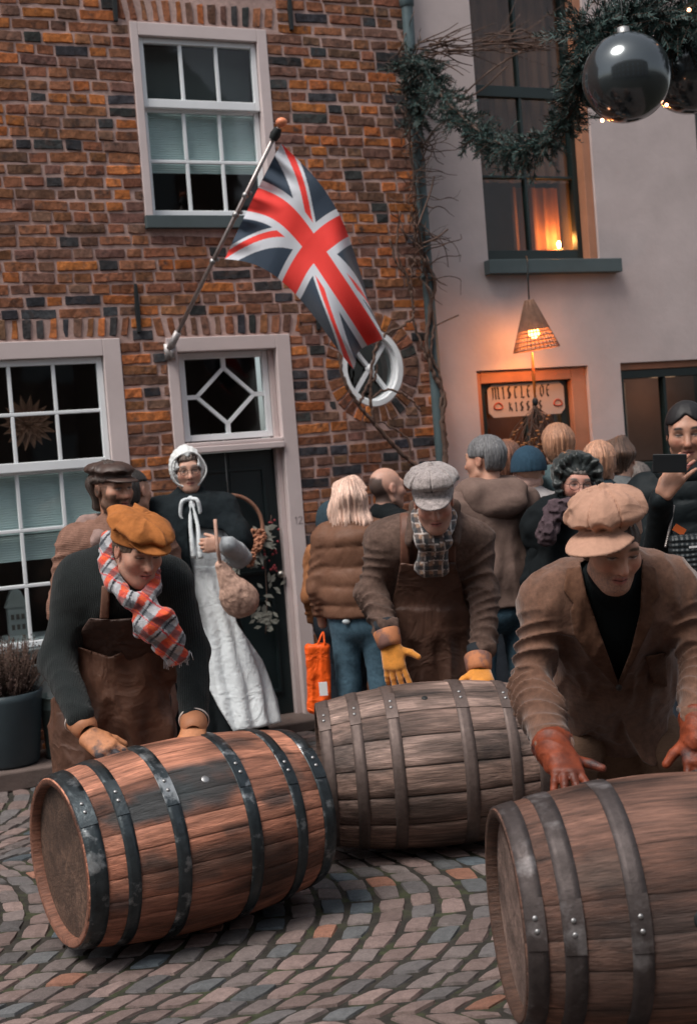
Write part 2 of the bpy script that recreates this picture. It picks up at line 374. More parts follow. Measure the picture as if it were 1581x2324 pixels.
# ---------------------------------------------------------------- wall builder
def wall_front(s0, s1, z0, z1, opens, d=0.0, thick=.3, ovals=()):
    rects = list(opens) + [(o[0] - o[2], o[0] + o[2], o[1] - o[3], o[1] + o[3]) for o in ovals]
    ss = sorted({s0, s1} | {v for r in rects for v in r[:2] if s0 < v < s1}); zs = sorted({z0, z1} | {v for r in rects for v in r[2:] if z0 < v < z1}); parts = []
    def q(a, b, c_, e): parts.append(([WP(*a), WP(*b), WP(*c_), WP(*e)], [(0, 1, 2, 3)]))
    for i in range(len(ss) - 1):
        for j in range(len(zs) - 1):
            cs, cz = (ss[i] + ss[i + 1]) / 2, (zs[j] + zs[j + 1]) / 2
            if any(r[0] < cs < r[1] and r[2] < cz < r[3] for r in rects): continue
            for dd in (d, d - thick): q((ss[i], zs[j], dd), (ss[i + 1], zs[j], dd), (ss[i + 1], zs[j + 1], dd), (ss[i], zs[j + 1], dd))
    for r in opens:
        a, b, c_, e = r; a = max(a, s0); e = min(e, z1)
        q((a, c_, d), (a, c_, d - thick), (a, e, d - thick), (a, e, d)); q((b, c_, d), (b, e, d), (b, e, d - thick), (b, c_, d - thick))
        q((a, e, d), (a, e, d - thick), (b, e, d - thick), (b, e, d)); q((a, c_, d), (b, c_, d), (b, c_, d - thick), (a, c_, d - thick))
    for (cs, cz, rs, rz) in ovals:
        n = 48
        for i in range(n):
            a, b = 2 * math.pi * i / n, 2 * math.pi * (i + 1) / n
            def sq(t):
                x, y = math.cos(t), math.sin(t); k = 1 / max(abs(x), abs(y)); return cs + x * k * rs, cz + y * k * rz
            ia, ib = (cs + math.cos(a) * rs * .98, cz + math.sin(a) * rz * .98), (cs + math.cos(b) * rs * .98, cz + math.sin(b) * rz * .98)
            oa, ob = sq(a), sq(b); q((*ia, d), (*oa, d), (*ob, d), (*ib, d)); q((*ia, d), (*ib, d), (*ib, d - thick), (*ia, d - thick))
    parts.append(wbox(s0, s0 + .01, z0, z1, d - thick, d - .001)); parts.append(wbox(s1 - .01, s1, z0, z1, d - thick, d - .001))
    return join(parts)
BR = dict(V=[], F=[], C=[], n=0)
def brick_col(warm):
    r = rng.random()
    if r < .22 + warm: c = np.array((.40, .135, .045)) * rng.uniform(.7, 1.2)
    elif r < .62 + warm: c = np.array((.245, .103, .056)) * rng.uniform(.7, 1.25)
    elif r < .87: c = np.array((.17, .090, .064)) * rng.uniform(.7, 1.2)
    else: c = np.array((.042, .043, .046)) * rng.uniform(.7, 1.5)
    return c * np.array([1, rng.uniform(.93, 1.07), rng.uniform(.9, 1.1)])
def brick(poly4, prot=.007, warm=0.0):
    """poly4: 4 (s,z) corners going round; a rough-faced brick standing proud of the mortar"""
    q = np.array(poly4); L = np.linalg.norm(q[1] - q[0]); nx = max(3, min(8, int(L / .035) + 2)); nz = 4
    u = np.linspace(0, 1, nx); v = np.linspace(0, 1, nz); u[1] = .0045 / max(L, .05); u[-2] = 1 - u[1]; v[1], v[2] = .085, .915
    uu, vv = np.meshgrid(u, v, indexing='ij'); uu, vv = uu.ravel(), vv.ravel(); edge = (uu == 0) | (uu == 1) | (vv == 0) | (vv == 1)
    p = ((1 - uu) * (1 - vv))[:, None] * q[0] + (uu * (1 - vv))[:, None] * q[1] + (uu * vv)[:, None] * q[2] + ((1 - uu) * vv)[:, None] * q[3]
    p = p + rng.uniform(-.0036, .0036, p.shape); cen = q.mean(0); corner = edge & ((uu == 0) | (uu == 1)) & ((vv == 0) | (vv == 1)); p[corner] += (cen - p[corner]) * .10
    pr = prot + rng.uniform(-.004, .004); d = np.where(edge, -.003, pr + rng.uniform(-.0026, .0026, len(uu)))
    Vt = WO[None] + p[:, :1] * WU + d[:, None] * WN + np.stack([0 * d, 0 * d, p[:, 1]], -1); k = BR['n']
    BR['V'].append(Vt); BR['F'] += [(k + i * nz + j, k + (i + 1) * nz + j, k + (i + 1) * nz + j + 1, k + i * nz + j + 1) for i in range(nx - 1) for j in range(nz - 1)]
    BR['C'].append(np.repeat(brick_col(warm)[None], len(uu), 0)); BR['n'] += len(uu)
def lay(s0, s1, z0, z1, opens, ovals):
    ch, jt = .0690, .0118; z = z0; row = 0
    while z < z1:
        wob = lambda s: .004 * math.sin(s * 3.1 + row) + .003 * math.sin(s * 7.7 + row * 2)
        iv = [(s0, s1)]; cz = z + ch / 2
        cuts = [(o[0], o[1]) for o in opens if o[2] - .012 < cz < o[3] + .012]
        for (a, b, rs, rz) in ovals:
            t = (cz - b) / rz
            if abs(t) < 1: w = rs * math.sqrt(1 - t * t); cuts.append((a - w, a + w))
        for (a, b) in cuts: iv = [p for (x, y) in iv for p in ((x, min(y, a)), (max(x, b), y)) if p[1] - p[0] > .035]
        for (x, y) in iv:
            s = x + (0 if x != s0 else rng.uniform(-.1, 0)); hd = rng.random() < .5
            while s < y - .02:
                L = rng.uniform(.085, .125) if (hd or rng.random() < .25) else rng.uniform(.16, .245); hd = not hd if rng.random() < .75 else hd
                e = min(s + L, y - jt * .4)
                if y - e < .05: e = y - jt * .4
                hz = (ch - jt) / 2 * rng.uniform(.9, 1.08); zc = cz + wob(s)
                if e - s > .03: brick([(s + .002, zc - hz), (e, zc - hz + wob(e) - wob(s)), (e, zc + hz + wob(e) - wob(s)), (s + .002, zc + hz)], warm=.04 if s < -1.1 else 0.0)
                s = e + jt * rng.uniform(.7, 1.25)
        z += ch; row += 1
def soldiers(s0, s1, z0, h, lean=.12):
    s = s0; mid = (s0 + s1) / 2
    while s < s1 - .03:
        w = rng.uniform(.052, .064); hh = h * rng.uniform(.93, 1.0); k = lean * (s + w / 2 - mid) / (s1 - s0)
        brick([(s + k * 0, z0), (s + w, z0), (s + w + k * .4, z0 + hh), (s + k * .4, z0 + hh)], warm=.08); s += w + .0135
UPW = (-1.16, -.302, 3.075, 4.292); LOW = (-2.66, -1.378, .62, 2.434); DOR = (-1.10, -.308, 0.0, 2.424); OCU = (.247, 2.19, .213, .245)
holes = [UPW, LOW, DOR]
lint = [(-1.24, -.22, 4.292, 4.445), (-2.74, -1.30, 2.434, 2.575), (-1.17, -.24, 2.424, 2.565)]
house = root('brick_house', 'old mottled brick house with white sash windows and a dark green door', 'house', WP(-2.5, 0, 0))
V, F = wall_front(-6.5, .66, 0, 6.2, holes, ovals=[OCU]); 
lay(-6.5, .655, .0, 6.2, holes + lint, [(OCU[0], OCU[1], OCU[2] + .125, OCU[3] + .125)])
for l in lint: soldiers(l[0] + .01, l[1], l[2] + .008, l[3] - l[2] - .016)
for i in range(30):
    a = 2 * math.pi * i / 30; b = a + 2 * math.pi / 30 * .88; o_ = OCU
    p = lambda t, k: (o_[0] + math.cos(t) * (o_[2] + k), o_[1] + math.sin(t) * (o_[3] + k))
    brick([p(a, .006), p(a, .112), p(b, .112), p(b, .006)][::1])
mk('mortar_bed', V, F, m_mortar, house, smooth=False)
mk('brick_wall', np.concatenate(BR['V']), BR['F'], m_brick, house, smooth=False, col=np.concatenate(BR['C']))
def boxes(name, lst, m, parent, bev=.003, label=None):
    o = mk(name, *join([wbox(*b) for b in lst]), m, parent, smooth=False, label=label)
    if bev: bevel(o, bev)
    return o
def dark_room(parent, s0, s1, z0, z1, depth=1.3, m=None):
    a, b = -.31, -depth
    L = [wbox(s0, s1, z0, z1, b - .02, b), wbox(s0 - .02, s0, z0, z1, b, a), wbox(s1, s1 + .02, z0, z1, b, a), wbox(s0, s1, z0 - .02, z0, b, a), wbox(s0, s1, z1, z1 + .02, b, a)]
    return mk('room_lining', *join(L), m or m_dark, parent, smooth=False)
def fillin(s0, s1, z0, z1, o, d0, d1):   # a rectangular frame ring, butt jointed
    return [(s0, s0 + o, z0, z1, d0, d1), (s1 - o, s1, z0, z1, d0, d1), (s0 + o, s1 - o, z1 - o, z1, d0, d1), (s0 + o, s1 - o, z0, z0 + o, d0, d1)]
def sash(parent, s0, s1, z0, z1, cols, rows, d, st=.032, mt=.021, bot=None, m=None):
    bot = bot or st; th = .035
    L = [(s0, s0 + st, z0, z1, d, d + th), (s1 - st, s1, z0, z1, d, d + th), (s0 + st, s1 - st, z1 - st, z1, d, d + th), (s0 + st, s1 - st, z0, z0 + bot, d, d + th)]
    xs = [s0 + st + (s1 - s0 - 2 * st) * i / cols for i in range(1, cols)]; zz = [z0 + bot + (z1 - z0 - st - bot) * i / rows for i in range(1, rows)]
    for z in zz: L.append((s0 + st, s1 - st, z - mt / 2, z + mt / 2, d + .006, d + th - .004))
    cuts = [z0 + bot] + [v for z in zz for v in (z - mt / 2, z + mt / 2)] + [z1 - st]
    for x in xs:
        for k in range(0, len(cuts), 2): L.append((x - mt / 2, x + mt / 2, cuts[k], cuts[k + 1], d + .006, d + th - .004))
    o = boxes('sash', L, m or m_white, parent, .004)
    g_ = mk('pane', *wbox(s0 + st * .6, s1 - st * .6, z0 + st * .6, z1 - st * .6, d + .012, d + .016), m_glass, parent=o, smooth=False); return o
def winroot(parent, rect, name='window'):
    o = bpy.data.objects.new(name, None); COL.objects.link(o); o.parent = parent; o.location = Vector(WP(rect[0], rect[2])) - Vector(base_of(parent)); return o
# upper window
w = winroot(house, UPW); a, b, c_, e = UPW
w_parts = boxes('frame', [(a, a + .048, c_ + .075, e, -.09, .012), (b - .065, b, c_ + .075, e, -.09, .012), (a + .048, b - .065, e - .078, e, -.09, .012)], m_frame, house, .004)
boxes('sill', [(a - .006, b + .004, c_ - .002, c_ + .073, -.1, .045)], m_grsill, house)
sash(house, a + .05, b - .067, 3.80, e - .08, 3, 1, -.055, bot=.052)
sash(house, a + .05, b - .067, c_ + .076, 3.815, 3, 2, -.088, bot=.045)
bpy.data.objects.remove(w)
boxes('blind', [(a + .06, b - .075, 3.43, 3.84, -.112, -.104)], m_blind, house, 0)
boxes('blind', [(a + .06, b - .075, 3.84, 4.2, -.165, -.155)], M('grey_net', (.09, .10, .10), .9), house, 0)
# lower left window
a, b, c_, e = LOW
boxes('frame', [(a, a + .085, c_ + .06, e, -.09, .012), (b - .105, b, c_ + .06, e, -.09, .012), (a + .085, b - .105, e - .10, e, -.09, .012)], m_frame, house, .004)
boxes('sill', [(a - .02, b + .01, c_, c_ + .058, -.1, .05)], m_grsill, house)
sash(house, a + .087, b - .107, 1.69, e - .102, 4, 2, -.055, st=.036, bot=.055)
sash(house, a + .087, b - .107, c_ + .06, 1.71, 4, 3, -.088, st=.036)
boxes('blind', [(a + .1, b - .12, 1.33, 1.68, -.112, -.104), (a + .1, b - .12, 1.18, 1.325, -.116, -.106)], m_blind, house, 0)
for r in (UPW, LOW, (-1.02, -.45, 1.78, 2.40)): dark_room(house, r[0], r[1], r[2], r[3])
# door
a, b, c_, e = DOR
boxes('door_frame', [(a, a + .065, 0, e, -.10, .012), (b - .095, b, 0.0, e, -.10, .012), (a + .065, b - .095, e - .085, e, -.10, .012)], m_frame, house, .004)
boxes('door_frame_inner', [(b - .13, b - .096, .05, e - .087, -.14, -.045), (a + .066, a + .085, .05, e - .087, -.14, -.045)], m_frame, house, .003)
boxes('transom_bar', [(a + .066, b - .096, 1.725, 1.765, -.11, .03), (a + .066, b - .096, 1.766, 1.79, -.11, .015)], m_frame, house, .006)
tr0, tr1, tz0, tz1 = a + .087, b - .132, 1.80, e - .088
trs = boxes('transom_light', fillin(tr0, tr1, tz0, tz1, .038, -.10, -.06), m_white, house, .004)
cx, cz = (tr0 + tr1) / 2, (tz0 + tz1) / 2; hx, hz = (tr1 - tr0) / 2 - .036, (tz1 - tz0) / 2 - .036; dx, dz = hx * .74, hz * .74; bars = []
def bar2(p, q, w_=.021, d0=-.094, d1=-.066):
    p, q = np.array(p), np.array(q); t = (q - p) / np.linalg.norm(q - p); nn = np.array([-t[1], t[0]]) * w_ / 2
    return prism([p - nn, q - nn, q + nn, p + nn], lambda s, z: WP(s, z, d0), lambda s, z: WP(s, z, d1))
for (sx, sz) in ((1, 1), (-1, 1), (-1, -1), (1, -1)): bars.append(bar2((cx + sx * dx, cz), (cx, cz + sz * dz)))
bars += [bar2((cx + dx, cz), (cx + hx, cz), .026), bar2((cx - dx, cz), (cx - hx, cz), .026), bar2((cx, cz + dz), (cx, cz + hz), .026), bar2((cx, cz - dz), (cx, cz - hz), .026)]
mk('glazing_bar', *join(bars), m_white, trs, smooth=False); mk('pane', *wbox(tr0 + .02, tr1 - .02, tz0 + .02, tz1 - .02, -.085, -.081), m_glass, trs, smooth=False)
leaf = boxes('door', [(a + .087, b - .132, .06, 1.722, -.13, -.09)], m_door, house, .003)
P2 = []
for (z0, z1) in ((.2, .80), (.95, 1.62)): P2 += fillin(a + .16, b - .20, z0, z1, .022, -.0895, -.078)
P2 += [((a + b) / 2 - .03 - .004, (a + b) / 2 - .03 + .004, .06, 1.72, -.0898, -.085)]
boxes('door_panel', P2, m_door, leaf, .004)
mk('handle', *join([tube([WP(b - .165, .94, -.085), WP(b - .165, .94, -.045)], .009), sphere(WP(b - .165, .94, -.04), .024)]), M('old_brass', (.35, .33, .3), .35, metal=.9), leaf)
boxes('doorstep', [(a - .05, b + .05, -.01, .058, -.3, .22)], m_stone, house, .01)
boxes('plinth', [(-4.2, -1.2, -.01, .095, .001, .50)], m_stone, house, .01)
# house number 12 scratched faintly on the frame
def digit(strokes, s, z, k, w_=.004): return [bar2((s + x0 * k, z + y0 * k), (s + x1 * k, z + y1 * k), w_, .0125, .0135) for (x0, y0, x1, y1) in strokes]
D1 = [(.2, 0, .2, 1), (.2, 1, .02, .8)]; D2 = [(0, .8, .15, 1), (.15, 1, .42, .95), (.42, .95, .5, .72), (.5, .72, 0, 0), (0, 0, .55, 0)]
mk('house_number', *join(digit(D1, b - .062, 1.245, .045) + digit(D2, b - .038, 1.245, .045)), M('number_paint', (.24, .2, .2), .8), house, smooth=False)
# oculus
oc = OCU; prof = lambda r0, r1, d0, d1, n=56: (lambda R: join([prism([R(2 * math.pi * i / n, r0), R(2 * math.pi * i / n, r1), R(2 * math.pi * (i + 1) / n, r1), R(2 * math.pi * (i + 1) / n, r0)], lambda s, z: WP(s, z, d0), lambda s, z: WP(s, z, d1)) for i in range(n)]))(lambda t, k: (oc[0] + math.cos(t) * (oc[2] - k), oc[1] + math.sin(t) * (oc[3] - k)))
ow = mk('round_window', *join([prof(.0, .034, -.12, .004), prof(.0341, .05, -.12, -.03)]), m_white, house, smooth=False)
sp = []
for t in (math.radians(48), math.radians(132), math.radians(228), math.radians(312)):
    sp.append(bar2((oc[0] + math.cos(t) * .03, oc[1] + math.sin(t) * .03), (oc[0] + math.cos(t) * (oc[2] - .045), oc[1] + math.sin(t) * (oc[3] - .045)), .022, -.07, -.035))
mk('glazing_bar', *join(sp), m_white, ow, smooth=False)
mk('hub', *sphere(WP(oc[0], oc[1], -.05), .03), m_white, ow)
mk('pane', *wbox(oc[0] - oc[2] + .03, oc[0] + oc[2] - .03, oc[1] - oc[3] + .03, oc[1] + oc[3] - .03, -.075, -.072), m_glass, ow, smooth=False)
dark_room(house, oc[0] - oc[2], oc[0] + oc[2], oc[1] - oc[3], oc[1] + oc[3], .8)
# wall anchors
for (x0, y0, x1, y1) in ((305, 645, 315, 755), (255, -30, 262, 50), (655, -20, 657, 70), (712, 640, 722, 750)):
    sa, za = S(x0, y0); sb, zb = S(x1, y1); sm = (sa + sb) / 2
    an = mk('wall_anchor', *join([prism([(sm - .011, zb), (sm + .011, zb), (sm + .015, (za + zb) / 2), (sm + .008, za), (sm - .008, za), (sm - .015, (za + zb) / 2)], lambda s, z: WP(s, z, .004), lambda s, z: WP(s, z, .026))]), m_iron, house, smooth=False); bevel(an, .003)
# drainpipe
dp = mk('drainpipe', *tube([WP(.655, z, .065) for z in np.linspace(.02, 6.1, 20)], .037, 20), m_pipe, house)
for z in (1.2, 2.75, 3.85, 5.3): mk('pipe_clamp', *join([lathe([(-.022, .038), (-.018, .046), (.018, .046), (.022, .038)], WP(.655, z, .065), (0, 0, 1), 20), wbox(.645, .665, z - .012, z + .012, -.0, .03), sphere(WP(.615, z, .085), .014)]), m_pipe, dp)
mk('pipe_socket', *lathe([(-.06, .037), (-.05, .046), (.05, .05), (.06, .037)], WP(.655, 4.53, .065), (0, 0, 1), 20), m_pipe, dp)
# ---------------------------------------------------------------- plastered house
RUW = (1.15, 2.035, 2.862, 4.95); RDR = (.997, 1.873, 0, 2.137); RFW = (2.14, 3.3, .75, 2.142); RU2 = (2.93, 3.8, 2.87, 4.95)
ph = root('plastered_house', 'pale pink plastered house with dark windows right of the drainpipe', 'house', WP(2.5, 0, 0))
mk('plaster_wall', *wall_front(.662, 6.5, 0, 6.2, [RUW, RDR, RFW, RU2], d=.002), m_plaster, ph, smooth=False)
def dwin(r, cols, bars_z, jl, frame=m_dgreen):
    a, b, c_, e = r
    boxes('frame', [(a, a + .035, c_, e, -.16, -.10), (b - .105, b - .065, c_, e, -.16, -.10), (a + .035, b - .105, c_, c_ + .085, -.16, -.10), (a + .035, b - .105, e - .06, e, -.16, -.10)] + [(a + .035, b - .105, z - t / 2, z + t / 2, -.158, -.11) for z, t in bars_z] + [((a + b) / 2 - .045, (a + b) / 2 - .022, c_ + .085, e - .06, -.156, -.115)], frame, ph, .003)
    boxes('jamb', [(b - .064, b - .001, c_, e, -.13, -.02)], m_jamb, ph, .003, label='orange-brown window jamb with warm light in its colour')
    mk('pane', *wbox(a + .02, b - .07, c_ + .05, e, -.142, -.138), m_glass, ph, smooth=False)
dwin(RUW, 2, [(4.02, .075), (3.445, .018)], 1)
boxes('sill', [(RUW[0] - .035, 2.165, 2.765, 2.858, -.05, .075)], m_grsill, ph, .004)
dwin(RU2, 2, [(4.02, .075)], 1)
boxes('sill', [(RU2[0] - .035, 3.85, 2.765, 2.858, -.05, .075)], m_grsill, ph, .004)
def curtain(s0, s1, z0, z1, d, amp=.018, n=60):
    V, F = [], []
    for i in range(n + 1):
        s = s0 + (s1 - s0) * i / n
        for z in (z0, z1): V.append(WP(s, z, d + amp * math.sin(i * .9) + amp * .5 * math.sin(i * 2.3)))
    return V, [(2 * i, 2 * i + 2, 2 * i + 3, 2 * i + 1) for i in range(n)]
mk('curtain', *curtain(1.17, 1.99, 3.43, 4.9, -.22), m_curt, ph, label='brown curtain hanging in the upper part of the window')
mk('curtain', *curtain(1.58, 1.97, 2.9, 3.43, -.36, .014, 34), m_curt, ph)
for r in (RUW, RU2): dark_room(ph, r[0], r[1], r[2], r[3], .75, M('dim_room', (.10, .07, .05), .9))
# doorway with dark glazed door
a, b, c_, e = RDR
boxes('door_frame', [(a, a + .045, 0, e, -.14, -.03), (b - .12, b, 0, e, -.14, -.03), (a + .045, b - .12, e - .085, e, -.14, -.03)], m_jamb, ph, .005)
gd = boxes('door', [(a + .046, a + .10, 0.01, e - .086, -.13, -.08), (b - .19, b - .121, 0.01, e - .086, -.13, -.08), (a + .10, b - .19, e - .15, e - .086, -.13, -.08), (a + .10, b - .19, .01, .6, -.13, -.08), ((a + b) / 2 - .035, (a + b) / 2 - .015, .6, e - .15, -.128, -.085)], m_dgreen, ph, .003)
mk('pane', *wbox(a + .09, b - .18, .5, e - .12, -.11, -.107), m_glass, gd, smooth=False)
dark_room(ph, a + .05, b - .12, 0, e, 1.2, M('shop_lining', (.30, .14, .08), .9))
sl_ = bpy.data.lights.new('added_doorway_fill', 'POINT'); sl_.energy = .8; sl_.color = (1, .45, .18); sl_.shadow_soft_size = .1; so_ = bpy.data.objects.new('added_doorway_fill', sl_); COL.objects.link(so_); so_.location = Vector(WP(1.35, 1.9, -.8))  # added point light for a warm glow in the doorway, not an actual lamp
# right shop window
a, b, c_, e = RFW
boxes('frame', [(a, a + .05, c_, e, -.12, -.04), (b - .05, b, c_, e, -.12, -.04), (a + .05, b - .05, e - .11, e - .05, -.12, -.05), (a + .05, b - .05, 1.34, 1.44, -.12, -.03), (a + .05, b - .05, c_, c_ + .08, -.12, -.04), (a + .40, a + .425, 1.44, e - .11, -.118, -.06), (a + .8, a + .825, 1.44, e - .11, -.118, -.06)], m_dgreen, ph, .003)
boxes('head_board', [(a + .002, b - .002, e - .049, e - .001, -.12, -.035)], m_jamb, ph, .003)
mk('pane', *wbox(a + .03, b - .03, c_ + .05, e - .06, -.092, -.089), m_glass, ph, smooth=False)
boxes('inner_frame', [(a + .30, a + .37, 1.44, 2.03, -.5, -.47), (a + .05, a + .295, 1.73, 1.755, -.5, -.47), (a + .05, a + .075, 1.44, 2.0, -.5, -.47)], M('pale_inner_frame', (.6, .48, .42), .8), ph, .003)
boxes('panelling', [(a + .36, b - .06, 1.44, 2.08, -.62, -.6)], M('brown_panelling', (.30, .17, .13), .8), ph, 0)
dark_room(ph, a, b, c_, e, 1.0)
sl2 = bpy.data.lights.new('added_window_fill', 'POINT'); sl2.energy = .45; sl2.color = (1, .55, .32); sl2.shadow_soft_size = .1; so2 = bpy.data.objects.new('added_window_fill', sl2); COL.objects.link(so2); so2.location = Vector(WP(2.75, 1.95, -.33))  # added fill that brightens the window interior, no lamp of the shop
# ---------------------------------------------------------------- barrels
def wood(name, colr, grain=.35): return M(name, rough=.62, attr=True, cs=(2.0, 26, 26), n=(1.3, grain * 1.3), n2=(4.2, grain * 1.6), bump=[('n', 4, 1.2), ('n', 14, .7)], rvar=.15)
def barrel(label, near, yaw, pal, stain, m_w, m_h, hoops, riv, bungs=(), spin=0., seed=1, headcol=(.12, .075, .055), L=.90, re=.283, rb=.335, bhole=None, n=27, seam=.3, gd=.0045):
    R_ = np.random.default_rng(seed); rt = root('wine_barrel', label, 'barrel', group='wooden barrels being rolled over the cobbles')
    r = lambda x: re + (rb - re) * (1 - (2 * x / L - 1) ** 2)
    def pt(x, a, rr): return (x, -rr * math.sin(a), rr * math.cos(a))     # angle 0 is up, positive turns to the camera side
    wd = R_.uniform(.75, 1.25, n); ed = np.concatenate([[0], np.cumsum(wd)]) / wd.sum() * 2 * math.pi + spin
    V, F, C = [], [], []; xs = np.concatenate([[0, .004], np.linspace(.03, L - .03, 44), [L - .004, L]]); us = [0, .05, .3, .65, .95, 1]
    for s in range(n):
        base = np.array(pal[R_.integers(len(pal))]) * R_.uniform(.8, 1.18); k0 = len(V); ro = R_.uniform(-.001, .0012); seedv = R_.uniform(0, 50)
        for x in xs:
            for u in us:
                a = ed[s] + (ed[s + 1] - ed[s]) * u; e = u in (0, 1); w_ = .0008 * math.sin(x * 23 + seedv)
                V.append(pt(x, a, r(x) + ro + w_ - (gd if e else 0) - (.003 if x in (0, L) else 0))); C.append(base * (seam if e else 1))
        m_ = len(us)
        for i in range(len(xs) - 1):
            for j in range(m_ - 1): F.append((k0 + i * m_ + j, k0 + (i + 1) * m_ + j, k0 + (i + 1) * m_ + j + 1, k0 + i * m_ + j + 1))
    V = np.array(V); C = np.array(C)
    nz = fbm(V * A3((3.2, 9, 9)) + seed * 3, 1, 4); C = C * (1 + .85 * np.clip(nz, -.95, .6))[:, None]
    for (x0, a0, sx, sa, col, k) in stain:
        an = np.arctan2(-V[:, 1], V[:, 2]); q = ((V[:, 0] - x0) / sx) ** 2 + ((an - a0) / sa) ** 2 + .9 * fbm(V * A3((6, 22, 22)), 1, 3)
        t = np.clip((1.3 - q) * 1.6, 0, 1)[:, None] * k; C = C * (1 - t) + np.array(col) * t
    # stave ends and the inside of the chime
    mk('staves', V, F, m_w, rt, col=np.clip(C, .004, 1))
    for x, sg in ((0, 1), (L, -1)):
        pr = [(x, re - .003), (x + sg * .001, re - .022), (x + sg * .035, re - .026)]; v, f = lathe(pr, (0, 0, 0), (1, 0, 0), 72); mk('chime', v, f if sg < 0 else [q[::-1] for q in f], m_w, rt, col=np.array(pal[0]) * .55)
        gv, gf, gc = [], [], []; nr, na = 16, 64
        for i in range(nr + 1):
            for j in range(na): rr = (re - .024) * i / nr; a = 2 * math.pi * j / na; gv.append(pt(x + sg * .032, a, rr)); pl = int((rr * math.cos(a + .5 + spin) + .3) / .085); fr_ = ((rr * math.cos(a + .5 + spin) + .3) / .085) % 1; gc.append(np.array(headcol) * (.85 + .3 * ((pl * 37) % 7) / 7))
        for i in range(nr):
            for j in range(na): q = (i * na + j, i * na + (j + 1) % na, (i + 1) * na + (j + 1) % na, (i + 1) * na + j); gf.append(q if sg > 0 else q[::-1])
        gv = np.array(gv); gc = np.array(gc) * (1 + .5 * fbm(gv * A3((1, 9, 9)) + 5 + seed, 1, 4))[:, None]
        hd = mk('barrel_head', gv, gf, m_w, rt, col=np.clip(gc, .004, 1))
        if bhole and sg > 0: mk('bung_hole', *sphere((x + sg * .029, -bhole[0], bhole[1]), (.006, .03, .03)), m_iron, hd)
    for (x0, x1) in hoops:
        t = .0038; xs2 = np.linspace(x0, x1, 4); pr = [(x0, r(x0) - .003)] + [(x, r(x) + t + (.0006 if 0 < i < 3 else 0)) for i, x in enumerate(xs2)] + [(x1, r(x1) - .003)]
        hp = mk('hoop', *lathe(pr, (0, 0, 0), (1, 0, 0), 96), m_h, rt); xc = (x0 + x1) / 2; a0 = riv + R_.uniform(-.05, .05)
        v, f = [], []; na = 8
        for i in range(na + 1):
            a = a0 - .22 + .44 * i / na
            for x in (x0 + .001, x1 - .001):
                for dr in (.003, .0075): v.append(pt(x, a, r(x) + dr))
        for i in range(na):
            b = 4 * i; f += [(b + 1, b + 5, b + 7, b + 3), (b, b + 4, b + 5, b + 1), (b + 2, b + 3, b + 7, b + 6)]
        f += [(0, 1, 3, 2), (4 * na, 4 * na + 2, 4 * na + 3, 4 * na + 1)]
        mk('hoop_lap', v, f, m_h, hp, smooth=False)
        for da in (-.055, .055):
            c = np.array(pt(xc + R_.uniform(-.002, .002), a0 + da, r(xc) + .0085)); nrm = c * (0, 1, 1) / np.linalg.norm(c * (0, 1, 1)); u, w_, _ = frame_of(nrm)
            mk('rivet', *sphere(c, (.0070, .0070, .0038), 12, 6, ax=np.array([u, w_, nrm])), m_rivet, hp)
    for (x, a, rad, d) in bungs:
        c = np.array(pt(x, a, r(x))); nrm = c * (0, 1, 1) / np.linalg.norm(c * (0, 1, 1)); u, w_, _ = frame_of(nrm)
        mk('bung', *join([sphere(c, (rad, rad, .004), 20, 6, ax=np.array([u, w_, nrm]))]), d, rt)
    rt.location = Vector((near[0], near[1], near[2])); rt.rotation_euler = (0, 0, yaw)
    return rt
m_rivet = M('rivet_steel', (.34, .34, .34), .45, metal=.85, n=(60, .2))
m_hoop1 = M('dark_blued_hoop_steel', (.050, .062, .068), .38, n=(7, .4), n2=(40, .25), metal=.75, spec=.6, bump=[('n', 14, .8), ('n', 90, .3)], rvar=.16, mix=((.30, .32, .33), 11, .60, .05))
m_hoop2 = M('dull_brown_hoop_steel', (.13, .098, .088), .6, n=(6, .25), n2=(50, .2), metal=.55, bump=[('n', 20, .5), ('n', 120, .3)], rvar=.12)
m_hoop3 = M('worn_hoop_steel', (.075, .062, .060), .62, n=(6, .3), n2=(50, .2), metal=.7, bump=[('n', 12, .7), ('n', 90, .3)], rvar=.15, mix=((.18, .165, .165), 8, .62, .06))
w1 = wood('pinkish_oak_staves', 0, .34); w2 = wood('weathered_grey_staves', 0, .42); w3 = wood('brown_oak_staves', 0, .36)
c1 = PZ(131, 1959, .335)
HS = [(.004, .062), (.125, .167), (.292, .338), (.562, .608), (.752, .795), (.872, .926)]
barrel('warm orange oak barrel with dark steel hoops and black charred patches', c1, math.radians(32), [(.33, .140, .088), (.27, .108, .066), (.36, .165, .112), (.235, .098, .062), (.30, .125, .080)],
       [(.46, .80, .14, .24, (.035, .040, .042), .95), (.80, .9, .03, .3, (.10, .06, .045), .6), (.2, 1.5, .06, .08, (.05, .04, .035), .8), (.52, 1.35, .06, .05, (.06, .045, .04), .7), (.33, 1.75, .12, .05, (.06, .045, .04), .7), (.27, .95, .16, .20, (.035, .042, .045), .95), (.55, .62, .07, .10, (.04, .04, .04), .8), (.70, 1.15, .07, .10, (.03, .03, .03), .8), (.13, 1.05, .03, .2, (.06, .05, .045), .6), (.40, 1.6, .25, .12, (.10, .06, .045), .5), (.10, 1.9, .05, .10, (.07, .06, .06), .6), (.62, .35, .1, .1, (.13, .08, .065), .5)],
       w1, m_hoop1, HS, .78, bungs=[(.455, .80, .015, m_rivet)], seed=5, headcol=(.085, .05, .035), L=.93, n=23, seam=.62, gd=.002)
c2 = PZ(722, 1740, .335) + np.array([.0, .06, 0])
